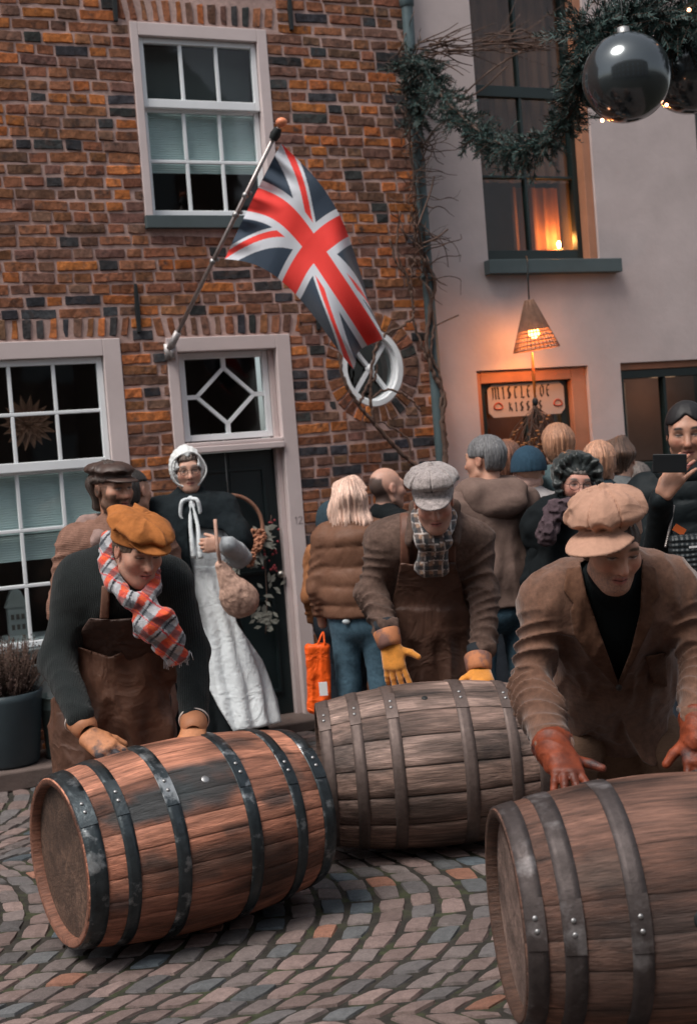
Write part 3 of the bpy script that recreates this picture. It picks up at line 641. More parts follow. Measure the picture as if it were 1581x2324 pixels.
barrel('weathered grey brown barrel with flat brown hoops and a wooden bung on top', PZ(727, 1757, .335), math.radians(4), [(.205, .132, .105), (.17, .108, .086), (.24, .165, .138), (.15, .098, .080)],
       [(.44, .55, .05, .10, (.05, .035, .03), .55), (.1, 1.1, .1, .3, (.07, .055, .05), .5), (.5, 2.0, .4, .5, (.09, .065, .055), .4)], w2, m_hoop2, [(.002, .05), (.125, .170), (.27, .318), (.55, .602), (.735, .78), (.85, .898)], .50,
       bungs=[(.435, .46, .013, m_iron)], seed=9, headcol=(.2, .14, .12), n=19, seam=.14, gd=.005)
barrel('dark brown barrel with a bung hole in its head, cut off by the right edge', PZ(1144, 2075, .335), math.radians(4), [(.125, .062, .041), (.105, .050, .034), (.145, .074, .052), (.09, .045, .032)],
       [(.2, 1.0, .1, .2, (.08, .06, .05), .5), (.55, 1.5, .3, .25, (.06, .04, .035), .5), (.3, 1.8, .3, .4, (.06, .045, .04), .5)], w3, m_hoop3, [(.004, .055), (.095, .150), (.262, .315), (.585, .638), (.75, .80), (.845, .896)], 1.36,
       bungs=[(.45, 1.42, .028, m_iron)], seed=13, headcol=(.17, .115, .095), bhole=(.205, .0), n=18, seam=.55, gd=.002)
# ---------------------------------------------------------------- flag on its pole
def flag():
    tip = P(632, 290, 7.35); foot = WP(*S(388, 786, .07), .07); ax = (tip - foot); Lp = np.linalg.norm(ax); ax = ax / Lp
    rt = root('flag_on_pole', 'union flag flying from a slanting steel pole above the dark green door', 'flag', foot)
    mk('pole', *tube([foot, tip], .0125, 14), M('brushed_steel_pole', (.34, .30, .29), .4, metal=.7, n=(20, .2)), rt)
    mk('finial', *sphere(tip + ax * .035, (.032, .032, .025)), M('orange_painted_wood_knob', (.72, .25, .13), .4), rt)
    mk('pole_socket', *lathe([(-.02, .024), (.01, .03), (.05, .02)], tip - ax * .05, ax, 16), m_iron, rt)
    a, z = S(385, 800, .01); br = mk('wall_bracket', *join([wbox(a - .035, a + .03, z - .045, z + .05, .013, .025), prism([(a - .02, z + .03), (a + .02, z + .03), (a + .004, z - .045), (a - .004, z - .045)], lambda s, q: WP(s, q, .026), lambda s, q: WP(s, q, .08)), tube([foot - ax * .02, foot + ax * .10], .022, 14)]), M('galvanised_bracket', (.36, .34, .34), .5, metal=.5), rt)
    for k in (.42, .50, .58):
        pass
    for (x, y) in ((478, 592), (541, 478), (563, 430)):
        t = (ray(x, y)); q = foot + ax * max(0, min(Lp, ((P(x, y, 7.65) - foot) @ ax))); mk('clip', *join([sphere(q, .02), sphere(q + np.array([.03, 0, .01]), .012)]), m_rivet, rt)
    G = np.array([  # rows: v = 0, .5, 1 ; columns u = 0 .25 .5 .75 1 ; (x, y, depth)
        [(510, 588, 7.60), (581, 602, 7.46), (654, 653, 7.40), (722, 742, 7.36), (790, 838, 7.40)],
        [(573, 452, 7.47), (648, 487, 7.38), (712, 563, 7.30), (788, 676, 7.24), (848, 776, 7.34)],
        [(638, 325, 7.36), (722, 412, 7.30), (782, 512, 7.34), (834, 648, 7.62), (860, 762, 7.56)]], float)
    G = G.transpose(1, 0, 2)
    def lag(ts, vals, t):
        out = 0
        for i in range(len(ts)):
            w = 1.0
            for j in range(len(ts)):
                if i != j: w = w * (t - ts[j]) / (ts[i] - ts[j])
            out = out + w * vals[i]
        return out
    nu, nv = 300, 170; u = np.linspace(0, 1, nu); v = np.linspace(0, 1, nv); V, C = [], []
    for a_ in u:
        row = [lag([0, .25, .5, .75, 1], G[:, k], a_) for k in range(3)]
        # cloth folds over itself along the fly half
        mid = row[1].copy()
        for b_ in v:
            q = lag([0, .5, 1], [row[0], mid, row[2]], b_)
            s_ = max(0, (a_ - .45) / .55); q = q + np.array([14 * s_ * math.sin(b_ * 9.2 + .6 + a_ * 1.5), 0, .085 * s_ * math.sin(b_ * 10.5 + 2.6 + a_ * 1.0) + .022 * math.sin(a_ * 14 + b_ * 3) * min(1, a_ * 3)])
            h_ = max(0, 1 - a_ / .22); q = q + np.array([0, 0, .03 * h_ * math.sin(b_ * 34)]); V.append(P(*q))
            X, Y = a_ * 60, b_ * 30; dx, dy = X - 30, Y - 15
            L5 = math.sqrt(5); d1 = (dx - 2 * dy) / L5; d2 = (dx + 2 * dy) / L5      # distances to the two diagonals
            c = (.030, .052, .085); W3, R3 = (.62, .66, .72), (.86, .045, .035)
            if abs(d1) < 3 or abs(d2) < 3: c = W3
            # red saltire, counter-changed
            for dd, o in ((d1, 1), (d2, -1)):
                sgn = (1 if dx > 0 else -1) * (1 if o > 0 else -1)
                k = dd * sgn * (1 if o > 0 else -1)
                if 0 < (-dd if dx < 0 else dd) * o * 1.0 < 2: c = R3
            if abs(dx) < 5 or abs(dy) < 5: c = W3
            if abs(dx) < 3 or abs(dy) < 3: c = R3
            C.append(c)
    F = [(i * nv + j, (i + 1) * nv + j, (i + 1) * nv + j + 1, i * nv + j + 1) for i in range(nu - 1) for j in range(nv - 1)]
    m = M('printed_flag_cloth', rough=.75, attr=True, n=(5, .06), bump=[('n', 500, .3)], sheen=.2); t = m.node_tree; b = t.nodes['Principled BSDF']
    tr = t.nodes.new('ShaderNodeBsdfTranslucent'); mx = t.nodes.new('ShaderNodeMixShader'); mx.inputs[0].default_value = .28; t.links.new(b.inputs['Base Color'].links[0].from_socket, tr.inputs[0])
    t.links.new(b.outputs[0], mx.inputs[1]); t.links.new(tr.outputs[0], mx.inputs[2]); t.links.new(mx.outputs[0], t.nodes['Material Output'].inputs[0])
    mk('flag_cloth', V, F, m, rt, col=C)
flag()
# ---------------------------------------------------------------- climbing vine and fir garland
m_vine = M('brown_vine_wood', (.10, .062, .048), .9, n=(20, .35), bump=[('n', 60, 1.0)])
m_fir = M('dark_fir_needles', rough=.6, attr=True, n=(9, .3))
def wpath(px, d=.08, j=.0): return [WP(*S(x, y, dd), dd) for (x, y, *r_) in px for dd in [(r_[0] if r_ else d)]]
def vine():
    rt = root('climbing_vine', 'bare leafless vine twisting up the drainpipe and across the round window', 'plant', WP(.7, 0, .1)); T = []
    stems = [([(1000, 1150), (1008, 1060), (1004, 960), (1008, 900), (985, 850), (968, 790), (975, 700), (985, 640), (950, 560), (935, 480)], .017),
             ([(1006, 1060), (1012, 1000), (1002, 920), (1000, 860), (978, 800), (983, 720), (960, 600), (940, 430), (925, 300), (918, 200), (905, 110)], .011),
             ([(950, 1065), (900, 1020), (850, 960), (810, 915), (780, 860), (768, 800)], .016), ([(850, 965), (840, 905), (842, 850), (850, 800), (870, 762), (905, 745), (935, 720), (938, 690), (925, 640), (900, 560), (908, 480)], .011),
             ([(838, 905), (880, 885), (930, 905), (955, 935)], .009), ([(935, 720), (955, 780), (975, 830), (1000, 870)], .009), ([(885, 545), (900, 600), (930, 640), (935, 700)], .008),
             ([(815, 918), (835, 870), (850, 860), (855, 830)], .010), ([(930, 1060), (925, 1000), (860, 955)], .008)]
    for pts, r in stems:
        sp_ = spline(wpath(pts, .11), 10); sp_ = sp_ + rng.normal(0, .004, sp_.shape); T.append(tube(sp_, np.linspace(r, r * .6, len(sp_)), 7))
    mk('stem', *join(T), m_vine, rt)
    T = []; RR = random.Random(4)
    for i in range(130):
        x, y = RR.uniform(900, 950), RR.uniform(120, 640); x += (y - 120) * .05; r = RR.uniform(.002, .0055); a = RR.uniform(-2.6, .6); L = RR.uniform(40, 130); pts = [(x, y, .1)]
        for k in range(5): a += RR.uniform(-.7, .7); x += math.cos(a) * L / 5; y += math.sin(a) * L / 5; pts.append((min(max(x, 880), 1045), y, .1 + RR.uniform(-.04, .14)))
        T.append(tube(spline(wpath(pts), 4), np.linspace(r, r * .4, 21), 5))
    for i in range(70):      # bundle running right along the garland wire
        x = RR.uniform(925, 1210); y = 118 - (x - 925) * .1 + RR.gauss(0, 13); dd = .25 + (x - 925) * .0012; a = RR.gauss(-.12, .22); L = RR.uniform(60, 190); pts = []
        for k in range(5): pts.append((x, y, dd)); a += RR.gauss(0, .16); x += math.cos(a) * L / 5; y += math.sin(a) * L / 5; dd += RR.uniform(-.03, .05)
        r = RR.uniform(.0025, .007); T.append(tube(spline(wpath(pts), 4), np.linspace(r, r * .5, 17), 5))
    for px in ([(1040, 225), (1100, 170), (1150, 135), (1230, 90)], [(1035, 232), (1090, 205), (1150, 150)], [(960, 330), (1000, 280), (1060, 262)], [(1040, 715), (1010, 728), (990, 738)], [(945, 520), (975, 440), (985, 400)], [(1016, 520), (990, 540), (960, 552)], [(1140, 115), (1170, 70), (1200, 75), (1230, 110)]):
        T.append(tube(spline(wpath(px, .3), 5), .006, 5))
    mk('twigs', *join(T), m_vine, rt)
vine()
def fir(paths, RR, sprigs, rad, nl=.024, per=46):
    V, F, C, n = [], [], [], 0; ST = []
    for _ in range(sprigs):
        pa = paths[RR.randrange(len(paths))] if len(paths) > 1 else paths[0]; k = RR.uniform(0, len(pa) - 1.01); i = int(k); o = pa[i] + (pa[i + 1] - pa[i]) * (k - i)
        t = (pa[i + 1] - pa[i]); t /= np.linalg.norm(t); rd = np.array([RR.gauss(0, 1) for _ in range(3)]); rd /= np.linalg.norm(rd)
        d = t * RR.choice((1, 1, -1)) * .7 + rd * .9 + np.array([0, 0, -.25]); d /= np.linalg.norm(d); L = RR.uniform(.6, 1.25) * rad; o = o + rd * rad * .12; e = o + d * L; bend = np.array([0, 0, -.12 * L])
        ST.append(tube([o, (o + e) / 2 + bend * .3, e + bend], .0018, 4)); u, v, _ = frame_of(d); c0 = np.array((.021, .045, .041)) * RR.uniform(.6, 1.7)
        for q in range(per):
            f = RR.uniform(.02, 1); b = o + d * L * f + bend * f * f; a = RR.uniform(0, 6.283); nd = (math.cos(a) * u + math.sin(a) * v) * .8 + d * .75; nd /= np.linalg.norm(nd); w_ = np.cross(nd, rd); w_ = w_ / (np.linalg.norm(w_) + 1e-9) * .0023; l_ = nl * RR.uniform(.7, 1.2)
            V += [b - w_, b + w_, b + nd * l_ + w_ * .5, b + nd * l_ - w_ * .5]; F.append((n, n + 1, n + 2, n + 3)); n += 4; c = c0 * RR.uniform(.7, 1.4); C += [c] * 4
    return V, F, C, ST
def garland():
    RR = random.Random(11)
    g3 = lambda L: spline([P(*q) for q in L], 8)
    main = g3([(905, 150, 8.25), (960, 150, 8.0), (1000, 215, 7.8), (1060, 275, 7.5), (1120, 320, 7.2), (1190, 338, 6.9), (1260, 300, 6.7), (1305, 235, 6.5), (1325, 160, 6.35), (1365, 90, 6.3)])
    top = g3([(1300, 95, 6.4), (1380, 55, 6.35), (1460, 40, 6.3), (1550, 45, 6.25), (1680, 30, 6.2), (1800, 60, 6.2)]); drop = g3([(930, 130, 8.2), (940, 200, 8.2), (955, 270, 8.2)]); low = g3([(1500, 90, 6.5), (1560, 150, 6.55), (1620, 180, 6.5)])
    rt = root('fir_garland', 'fir garland with fairy lights swagged from the drainpipe to the dark baubles', 'garland', P(1190, 338, 6.9))
    V, F, C, ST = fir([main], RR, 560, .125, .026, 50); V2, F2, C2, S2 = fir([top], RR, 560, .20, .032, 52); V3, F3, C3, S3 = fir([drop], RR, 110, .13)
    n = len(V); F += [tuple(i + n for i in f) for f in F2]; n += len(V2); F += [tuple(i + n for i in f) for f in F3]
    mk('needles', np.array(V + V2 + V3), F, m_fir, rt, smooth=False, col=np.array(C + C2 + C3))
    mk('twigs', *join(ST + S2 + S3 + [tube(main, .009, 6), tube(top, .012, 6), tube(drop, .006, 6)]), m_vine, rt)
    fl = M('fairy_light_glow', (1, .5, .3), .5, emit=((1, .4, .2), 5))
    for (x, y, d) in ((1366, 273, 6.0), (1512, 238, 6.05), (1563, 22, 6.1)): mk('fairy_light', *sphere(P(x, y, d), .009, 10, 6), fl, rt)
garland()
m_baub = M('dark_glossy_bauble', (.055, .068, .075), .16, n=(3, .1), metal=.55, spec=.8, coat=.6, bump=[('n', 6, .04)])
for (x, y, d, r, lab) in ((1421, 176, 6.05, .2, 'big dark glossy bauble hanging nearest under the fir garland'), (1566, 160, 6.45, .205, 'dark bauble half behind the big one at the right edge')):
    c = P(x, y, d); rt = root('bauble', lab, 'bauble', c, 'dark baubles on the garland'); mk('ball', *sphere(c, r, 48, 32), m_baub, rt)
    mk('cap', *lathe([(.0, .03), (.03, .028), (.032, .005)], c + np.array([0, 0, r - .006]), (0, 0, 1), 20, False, True), m_rivet, rt); mk('hook', *tube([c + np.array([0, 0, r + .02]), c + np.array([0, 0, r + .16])], .003, 6), m_iron, rt)
# ---------------------------------------------------------------- wicker lamp, mistletoe, sign
def lampthing():
    d = .28; top = WP(*S(1200, 682, d), d); bot = WP(*S(1217, 793, d), d); axd = (bot - top); H = np.linalg.norm(axd); axd = axd / H
    rt = root('wicker_lamp', 'lit conical wicker lamp hanging on a cord above the glazed door', 'lamp', bot)
    u, v, _ = frame_of(axd); rr = lambda t: .028 + (.150 - .028) * t; m_w = M('wicker', (.23, .125, .085), .8, n=(30, .3), bump=[('n', 90, .8)]); T = []
    for i in range(34):
        a = 2 * math.pi * i / 34; T.append(tube([top + axd * H * t + rr(t) * (math.cos(a) * u + math.sin(a) * v) for t in np.linspace(0, 1, 6)], .0035, 5))
    for t in np.concatenate([np.linspace(0, .60, 26), np.linspace(.66, 1, 5)]):
        T.append(tube([top + axd * H * t + (rr(t) + .003 * math.sin(k * 17)) * (math.cos(k * .1795) * u + math.sin(k * .1795) * v) for k in range(36)], .0042 if t < .62 else .0038, 4, False))
    mk('shade', *join(T), m_w, rt)
    ce = WP(*S(1196, 596, d), d); ce2 = WP(*S(1194, 592, .06), .06); mk('cord', *tube([top, ce, ce2 + np.array([0, 0, .03])], .005, 6), m_iron, rt)
    b = top + axd * H * .72; mk('bulb', *sphere(b - axd * .02, .036), M('warm_bulb', (1, .6, .3), .4, emit=((1, .32, .07), 12)), rt)
    li = bpy.data.lights.new('lamp_light', 'POINT'); li.energy = 5; li.color = (1, .34, .08); li.shadow_soft_size = .05; lo = bpy.data.objects.new('lamp_light', li); COL.objects.link(lo); lo.location = Vector(b + axd * .05)
    # ribbon and dried mistletoe
    c = WP(*S(1214, 912, d), d); rm = root('mistletoe_bunch', 'dried mistletoe bunch on an orange ribbon under the wicker lamp', 'mistletoe', c)
    p0 = WP(*S(1207, 800, d), d); mk('ribbon', *tube(spline([p0, (p0 + c) / 2 + np.array([.008, 0, 0]), c], 6), [.008] * 7 + [.011] * 5 + [.006], 6) if False else tube([p0, (p0 + c) / 2, c], [.007, .012, .006], 6), M('orange_ribbon', (.62, .16, .02), .5), rm)
    mk('knot', *sphere(c + np.array([0, 0, .0]), (.02, .02, .03)), m_iron, rm); RR = random.Random(5); T, Bs = [], []
    for i in range(60):
        o = c + np.array([RR.gauss(0, .006), RR.gauss(0, .006), -.03]); e = c + np.array([RR.gauss(0, .085), RR.gauss(0, .06), -.12 - abs(RR.gauss(.16, .08))]); m_ = (o + e) / 2 + np.array([RR.gauss(0, .03), 0, 0]); T.append(tube(spline([o, m_, e], 3), .0022, 4))
        for k in range(2): Bs.append(sphere(e + np.array([RR.gauss(0, .02) for _ in range(3)]), (.014, .005, .007), 6, 4))
    mk('twigs', *join(T), m_vine, rm); mk('leaves', *join(Bs), M('dried_leaves', (.24, .10, .035), .7, n=(20, .4)), rm)
lampthing()
GL = {  # broad-pen blackletter strokes on a unit box
 'M': [[(.0, 0), (.05, .15), (.08, .8), (.0, .95)], [(.08, .8), (.3, 1), (.38, .85), (.38, .1), (.44, 0)], [(.38, .85), (.62, 1), (.72, .85), (.72, .1), (.85, 0)], [(-.1, -.1), (.1, .02)]],
 'I': [[(.1, .95), (.3, .85), (.5, .95)], [(.32, .9), (.32, .12)], [(.05, .05), (.3, .12), (.45, -.02)]],
 'S': [[(.6, .9), (.3, 1), (.1, .8), (.2, .58), (.5, .45), (.6, .25), (.4, .02), (.05, .1)], [(.3, .95), (.3, .05)]],
 'T': [[(.0, .9), (.3, .98), (.6, .88), (.75, .98)], [(.3, .95), (.15, .6), (.18, .15), (.4, 0), (.65, .15)]],
 'L': [[(.15, .98), (.25, .85), (.22, .2), (.05, .05)], [(.05, .05), (.35, .08), (.6, -.02), (.7, .1)]],
 'E': [[(.6, .92), (.3, 1), (.08, .7), (.1, .25), (.35, 0), (.65, .12)], [(.1, .52), (.5, .56)]],
 'O': [[(.35, 1), (.08, .75), (.08, .25), (.35, 0), (.65, .2), (.65, .78), (.35, 1)]],
 'K': [[(.1, 1), (.18, .85), (.15, .05)], [(.18, .45), (.45, .75), (.55, .9)], [(.2, .5), (.5, .3), (.65, 0)]]}
def nib(strokes, s, z, w, h, d, pw):
    out = []; ang = math.radians(40); nx, ny = math.cos(ang) * pw / 2, math.sin(ang) * pw / 2
    for st in strokes:
        pts = [(s + x * w, z + y * h) for x, y in st]
        for k, ((x0, y0), (x1, y1)) in enumerate(zip(pts, pts[1:])):
            cr = (x1 - x0) * ny - (y1 - y0) * nx
            if abs(cr) < pw * .0008: x1 += .0015
            dd = d + .0003 * (k % 3)
            out.append(([WP(x0 - nx, y0 - ny, dd), WP(x0 + nx, y0 + ny, dd), WP(x1 + nx, y1 + ny, dd), WP(x1 - nx, y1 - ny, dd)], [(0, 1, 2, 3)]))
    return out
def sign():
    d = -.075; (s0, z1), (s1, z0) = S(1103, 873, d), S(1281, 938, d); z1 -= .005; c = .035
    rt = root('mistletoe_sign', 'cream octagonal MISTLETOE KISSES sign with two red lip marks', 'sign', WP(s0, z0, d))
    poly = [(s0 + c, z0), (s1 - c, z0), (s1, z0 + c), (s1, z1 - c), (s1 - c, z1), (s0 + c, z1), (s0, z1 - c), (s0, z0 + c)]
    b = mk('board', *prism(poly, lambda s, z: WP(s, z, d), lambda s, z: WP(s, z, d + .008)), M('cream_card', (.50, .42, .37), .8, n=(4, .08)), rt, smooth=False)
    W_, H_ = s1 - s0, z1 - z0; T = []; x = s0 + .035
    for ch in 'MISTLETOE': wd = {'M': .064, 'I': .030}.get(ch, .042); T += nib(GL[ch], x, z0 + H_ * .555, wd, .082, d + .0095, .014); x += wd * (.98 if ch == 'M' else .92) + (W_ - .07 - .47) / 9 + .006
    x = s0 + .155
    for ch in 'KISSES': wd = {'I': .030}.get(ch, .040); T += nib(GL[ch], x, z0 + H_ * .16, wd, .062, d + .0095, .012); x += wd * .92 + .012
    mk('lettering', *join(T), M('black_lettering', (.035, .03, .03), .7), b, smooth=False)
    for sx in (s0 + .075, s1 - .055):
        zz = z0 + H_ * .33; pts = [WP(sx + math.cos(t) * .033, zz + math.sin(t) * .021 * (1 - .25 * (math.cos(t) ** 8)) - .004 * math.cos(2 * t), d + .010) for t in np.linspace(0, 2 * math.pi, 25)]
        mk('lip_mark', *tube(pts, .0055, 6, False), M('lip_red', (.45, .08, .03), .6), b)
sign()
def candle():
    d = -.27; p = WP(*S(1268, 560, d), d); rt = root('candle', 'lit candle glowing behind the lower right pane of the dark window', 'candle', p - np.array([0, 0, .06]))
    mk('wax', *lathe([(0, .03), (.05, .03), (.055, .01)], p - np.array([0, 0, .065]), (0, 0, 1), 16, True, True), M('candle_wax', (.8, .6, .4), .5), rt)
    mk('flame', *sphere(p + np.array([0, 0, .015]), (.011, .011, .026), 12, 8), M('flame', (1, .6, .3), .5, emit=((1, .5, .18), 60)), rt)
    li = bpy.data.lights.new('candle_light', 'POINT'); li.energy = 4; li.color = (1, .36, .08); li.shadow_soft_size = .03; lo = bpy.data.objects.new('candle_light', li); COL.objects.link(lo); lo.location = Vector(p + np.array([0, 0, .05]))
candle()
def star():
    d = -.22; c = WP(*S(62, 962, d), d); rt = root('paper_flower', 'large pale brown paper flower hanging inside the lower left window', 'decoration', c); V, F, n = [], [], 0
    for (N_, r0, w_, dd) in ((18, .165, .022, 0), (16, .125, .02, .012), (12, .085, .018, .024)):
        for i in range(N_):
            a = 2 * math.pi * i / N_ + dd * 20; e = WU * math.cos(a) + np.array([0, 0, 1]) * math.sin(a); t = -WU * math.sin(a) + np.array([0, 0, 1]) * math.cos(a); k = rng.uniform(.9, 1.1)
            V += [c + e * .01 + WN * dd, c + e * r0 * .55 * k + t * w_ + WN * (dd + .02), c + e * r0 * k + WN * (dd + .015), c + e * r0 * .55 * k - t * w_ + WN * (dd + .02), c + e * r0 * .5 + WN * (dd + .004)]; F += [(n, n + 1, n + 4), (n + 1, n + 2, n + 4), (n + 2, n + 3, n + 4), (n + 3, n, n + 4)]; n += 5
    mk('petals', V, F, M('kraft_paper', (.34, .17, .11), .85), rt, smooth=False)
    mk('heart', *sphere(c + WN * .04, (.03, .03, .02)), M('flower_heart', (.16, .07, .04), .9, bump=[('n', 90, 1)]), rt)
star()
def wreath():
    d = -.04; c = WP(*S(524, 1200, d), d); rt = root('door_wreath', 'half flowered hoop wreath hanging on the dark green door', 'wreath', c); R0 = .205; up = np.array([0, 0, 1.])
    hoop = [c + R0 * (WU * math.cos(t) + up * math.sin(t)) for t in np.linspace(0, 2 * math.pi, 50)]
    mk('hoop', *tube(hoop, .012, 8, False), M('willow_hoop', (.30, .15, .10), .8, n=(30, .3)), rt)
    ctop = c + up * R0; mk('hanging_string', *tube([ctop, ctop + up * .34], .0025, 5), M('pale_string', (.3, .32, .32), .8), rt)
    RR = random.Random(8); pet, lf, br = [], [], []
    for i in range(17):
        t = math.radians(RR.uniform(-75, -8)); b = c + (R0 + RR.gauss(0, .03)) * (WU * math.cos(t) + up * math.sin(t)) + WN * RR.uniform(.01, .06); r = RR.uniform(.016, .03)
        for k in range(7): a = k * .9; pet.append(sphere(b + (WU * math.cos(a) + up * math.sin(a)) * r * .7, (r * .55, r * .55, r * .4), 7, 5))
    for i in range(60):
        t = math.radians(RR.uniform(-120, 5)); b = c + (R0 + RR.gauss(0, .02)) * (WU * math.cos(t) + up * math.sin(t)); a = RR.uniform(-2.4, .4); L = RR.uniform(.04, .10); e = WU * math.cos(a) + up * math.sin(a) + WN * .3; w_ = np.cross(e, WN) * .014
        lf.append(([b, b + e * L * .5 + w_, b + e * L, b + e * L * .5 - w_], [(0, 1, 2, 3)]))
    for (x0, y0, n_) in ((600, 1410, 26), (610, 1330, 12), (585, 1400, 14)):
        for i in range(n_):
            b = WP(*S(x0 + RR.gauss(0, 10), y0 + RR.gauss(0, 12), d), d); a = RR.uniform(-1.2, 1.6); e = WU * math.cos(a) + up * math.sin(a) + WN * .2; L = .05; w_ = np.cross(e, WN) * .012; lf.append(([b, b + e * L * .5 + w_, b + e * L, b + e * L * .5 - w_], [(0, 1, 2, 3)]))
    for i in range(26):
        b = WP(*S(RR.uniform(592, 632), RR.uniform(1165, 1300), d), d); br.append(sphere(b, RR.uniform(.006, .011), 7, 5))
    mk('stems', *join([tube(spline([c + R0 * WU - up * .05, WP(*S(605, 1350, d), d), WP(*S(603, 1440, d), d)], 5), .004, 5), tube(spline([c + R0 * WU, WP(*S(612, 1230, d), d), WP(*S(615, 1170, d), d)], 5), .003, 5)]), m_vine, rt)
    mk('flowers', *join(pet), M('dried_orange_flowers', (.38, .17, .10), .8, n=(12, .5)), rt); mk('leaves', *join(lf), M('silver_leaves', (.22, .22, .19), .8, n=(15, .3)), rt, smooth=False); mk('berries', *join(br), M('dark_red_berries', (.28, .035, .045), .5), rt)
wreath()
# ---------------------------------------------------------------- pots and things by the window
def pots():
    p = np.array([-1.96, 7.20, .095]); k = 3000 / p[1]
    rt = root('plant_pot', 'large slate blue pot of dry brown heather under the lower left window', 'pot', p); m_p = M('slate_blue_glaze', (.036, .054, .064), .5, n=(5, .15))
    mk('pot', *lathe([(0, .15), (.02, .165), (.36, .205), (.40, .212), (.40, .19), (.34, .185)], p, (0, 0, 1), 40, True, False), m_p, rt)
    mk('soil', *lathe([(.345, .186), (.35, .01)], p, (0, 0, 1), 24, False, True), m_ground, rt); RR = random.Random(2); T, V, F, n, C = [], [], [], 0, []
    for i in range(420):
        a, rr = RR.uniform(0, 6.28), RR.uniform(0, .15); o = p + np.array([math.cos(a) * rr, math.sin(a) * rr, .35]); e = o + np.array([math.cos(a) * RR.uniform(0, .14), math.sin(a) * RR.uniform(0, .14), RR.uniform(.10, .34)])
        T.append(tube([o, e], .0022, 3)); c = np.array(RR.choice([(.10, .065, .055), (.14, .09, .075), (.06, .06, .045), (.17, .12, .11)])) * RR.uniform(.6, 1.3)
        for q in range(16):
            b = o + (e - o) * RR.uniform(.3, 1.05) + np.array([RR.gauss(0, .012) for _ in range(3)]); d = np.array([RR.gauss(0, 1) for _ in range(3)]); d /= np.linalg.norm(d); w_ = np.cross(d, (.3, .5, .8)) * .005; V += [b - w_, b + w_, b + d * .018]; F.append((n, n + 1, n + 2)); n += 3; C += [c] * 3
    mk('stems', *join(T), m_vine, rt); mk('foliage', np.array(V), F, m_fir, rt, smooth=False, col=np.array(C))
    q = np.array([-1.665, 7.33, .095]); rt = root('metal_bucket', 'grey green metal bucket standing right of the slate blue pot', 'bucket', q)
    mk('bucket', *lathe([(0, .115), (.008, .122), (.02, .118), (.27, .128), (.278, .134), (.286, .128), (.335, .131), (.342, .138), (.348, .13), (.30, .124)], q, (0, 0, 1), 40, True, False), M('grey_green_enamel', (.10, .135, .13), .45, n=(6, .2), metal=.2), rt)
    t = root('metal_tray', 'round grey metal tray leaning on the wall above the metal bucket', 'tray', P(90, 1630, 7.3)); cc = P(88, 1568, 7.4); dn = np.array([.25, -1, .25])
    mk('tray', *lathe([(0, .001), (.002, .11), (.016, .135), (.018, .145), (.010, .148), (-.004, .11), (-.004, .001)], cc, dn, 48), M('zinc', (.20, .22, .22), .45, metal=.5, n=(7, .25)), t)
    d = -.2; h = WP(*S(42, 1440, d), d); rt = root('ornament_house', 'small white toy house ornament on the window sill inside', 'ornament', h); m_o = M('white_ceramic', (.34, .36, .36), .5)
    mk('walls', *boxv(h, WAX, (-.055, 0, -.03), (.055, .16, .03)), m_o, rt, smooth=False); mk('roof', *prism([(-.065, .16), (.065, .16), (.03, .25), (.012, .27), (-.012, .27), (-.03, .25)], lambda s, z: h + WU * s + WN * -.034 + np.array([0, 0, z]), lambda s, z: h + WU * s + WN * .034 + np.array([0, 0, z])), m_o, rt, smooth=False)
    bs = mk('base', *boxv(h, WAX, (-.085, -.03, -.05), (.085, -.002, .05)), m_o, rt, smooth=False); mk('openings', *join([boxv(h, WAX, (x - .009, z, .0305), (x + .009, z + .03, .0325)) for x in (-.03, 0, .03) for z in (.03, .09)]), m_dark, rt, smooth=False)
    sl = WP(*S(40, 1455, -.25), -.25); mk('inner_sill', *wbox(-2.6, -1.45, h[2] - .06, h[2] - .032, -.5, -.12), m_white, house, smooth=False)
    e = root('paper_notice', 'pale paper notice behind the glass of the right shop window', 'notice', WP(2.3, 1.25, -.08)); sA, zA = S(1428, 1062, -.08); sB, zB = S(1492, 1120, -.08)
    mk('sheet', *wbox(sA, sB, zB, zA, -.087, -.085), M('grey_paper', (.20, .21, .22), .8), e, smooth=False); mk('print', *join([wbox(sA + .03, sB - .03 - .02 * (i % 2), zA - .05 - .03 * i, zA - .04 - .03 * i, -.0848, -.0843) for i in range(3)]), M('faded_print', (.10, .11, .12), .8), e, smooth=False)
pots()
opp = root('opposite_houses', 'row of brick houses facing the square from behind the photographer', 'house', (0, -7, 0))
mk('front_wall', *boxv(np.zeros(3), np.eye(3), (-14, -8, 0), (14, -7, 9.5)), M('far_brick', (.16, .10, .08), .9, n=(3, .3)), opp, smooth=False)
mk('roof', *prism([(-6.7, 9.45), (-11, 13.0), (-15, 9.45)], lambda y, z: np.array([-14, y, z]), lambda y, z: np.array([14, y, z])), M('dark_roof_tiles', (.06, .04, .035), .8, n=(8, .3)), opp, smooth=False)
wl = []
for i in range(9):
    for z in (.9, 3.6, 6.4): wl.append(boxv(np.zeros(3), np.eye(3), (-13 + 3 * i, -7.0, z), (-11.9 + 3 * i, -6.96, z + 1.7)))
mk('windows', *join(wl), M('far_window', (.25, .28, .30), .2), opp, smooth=False)
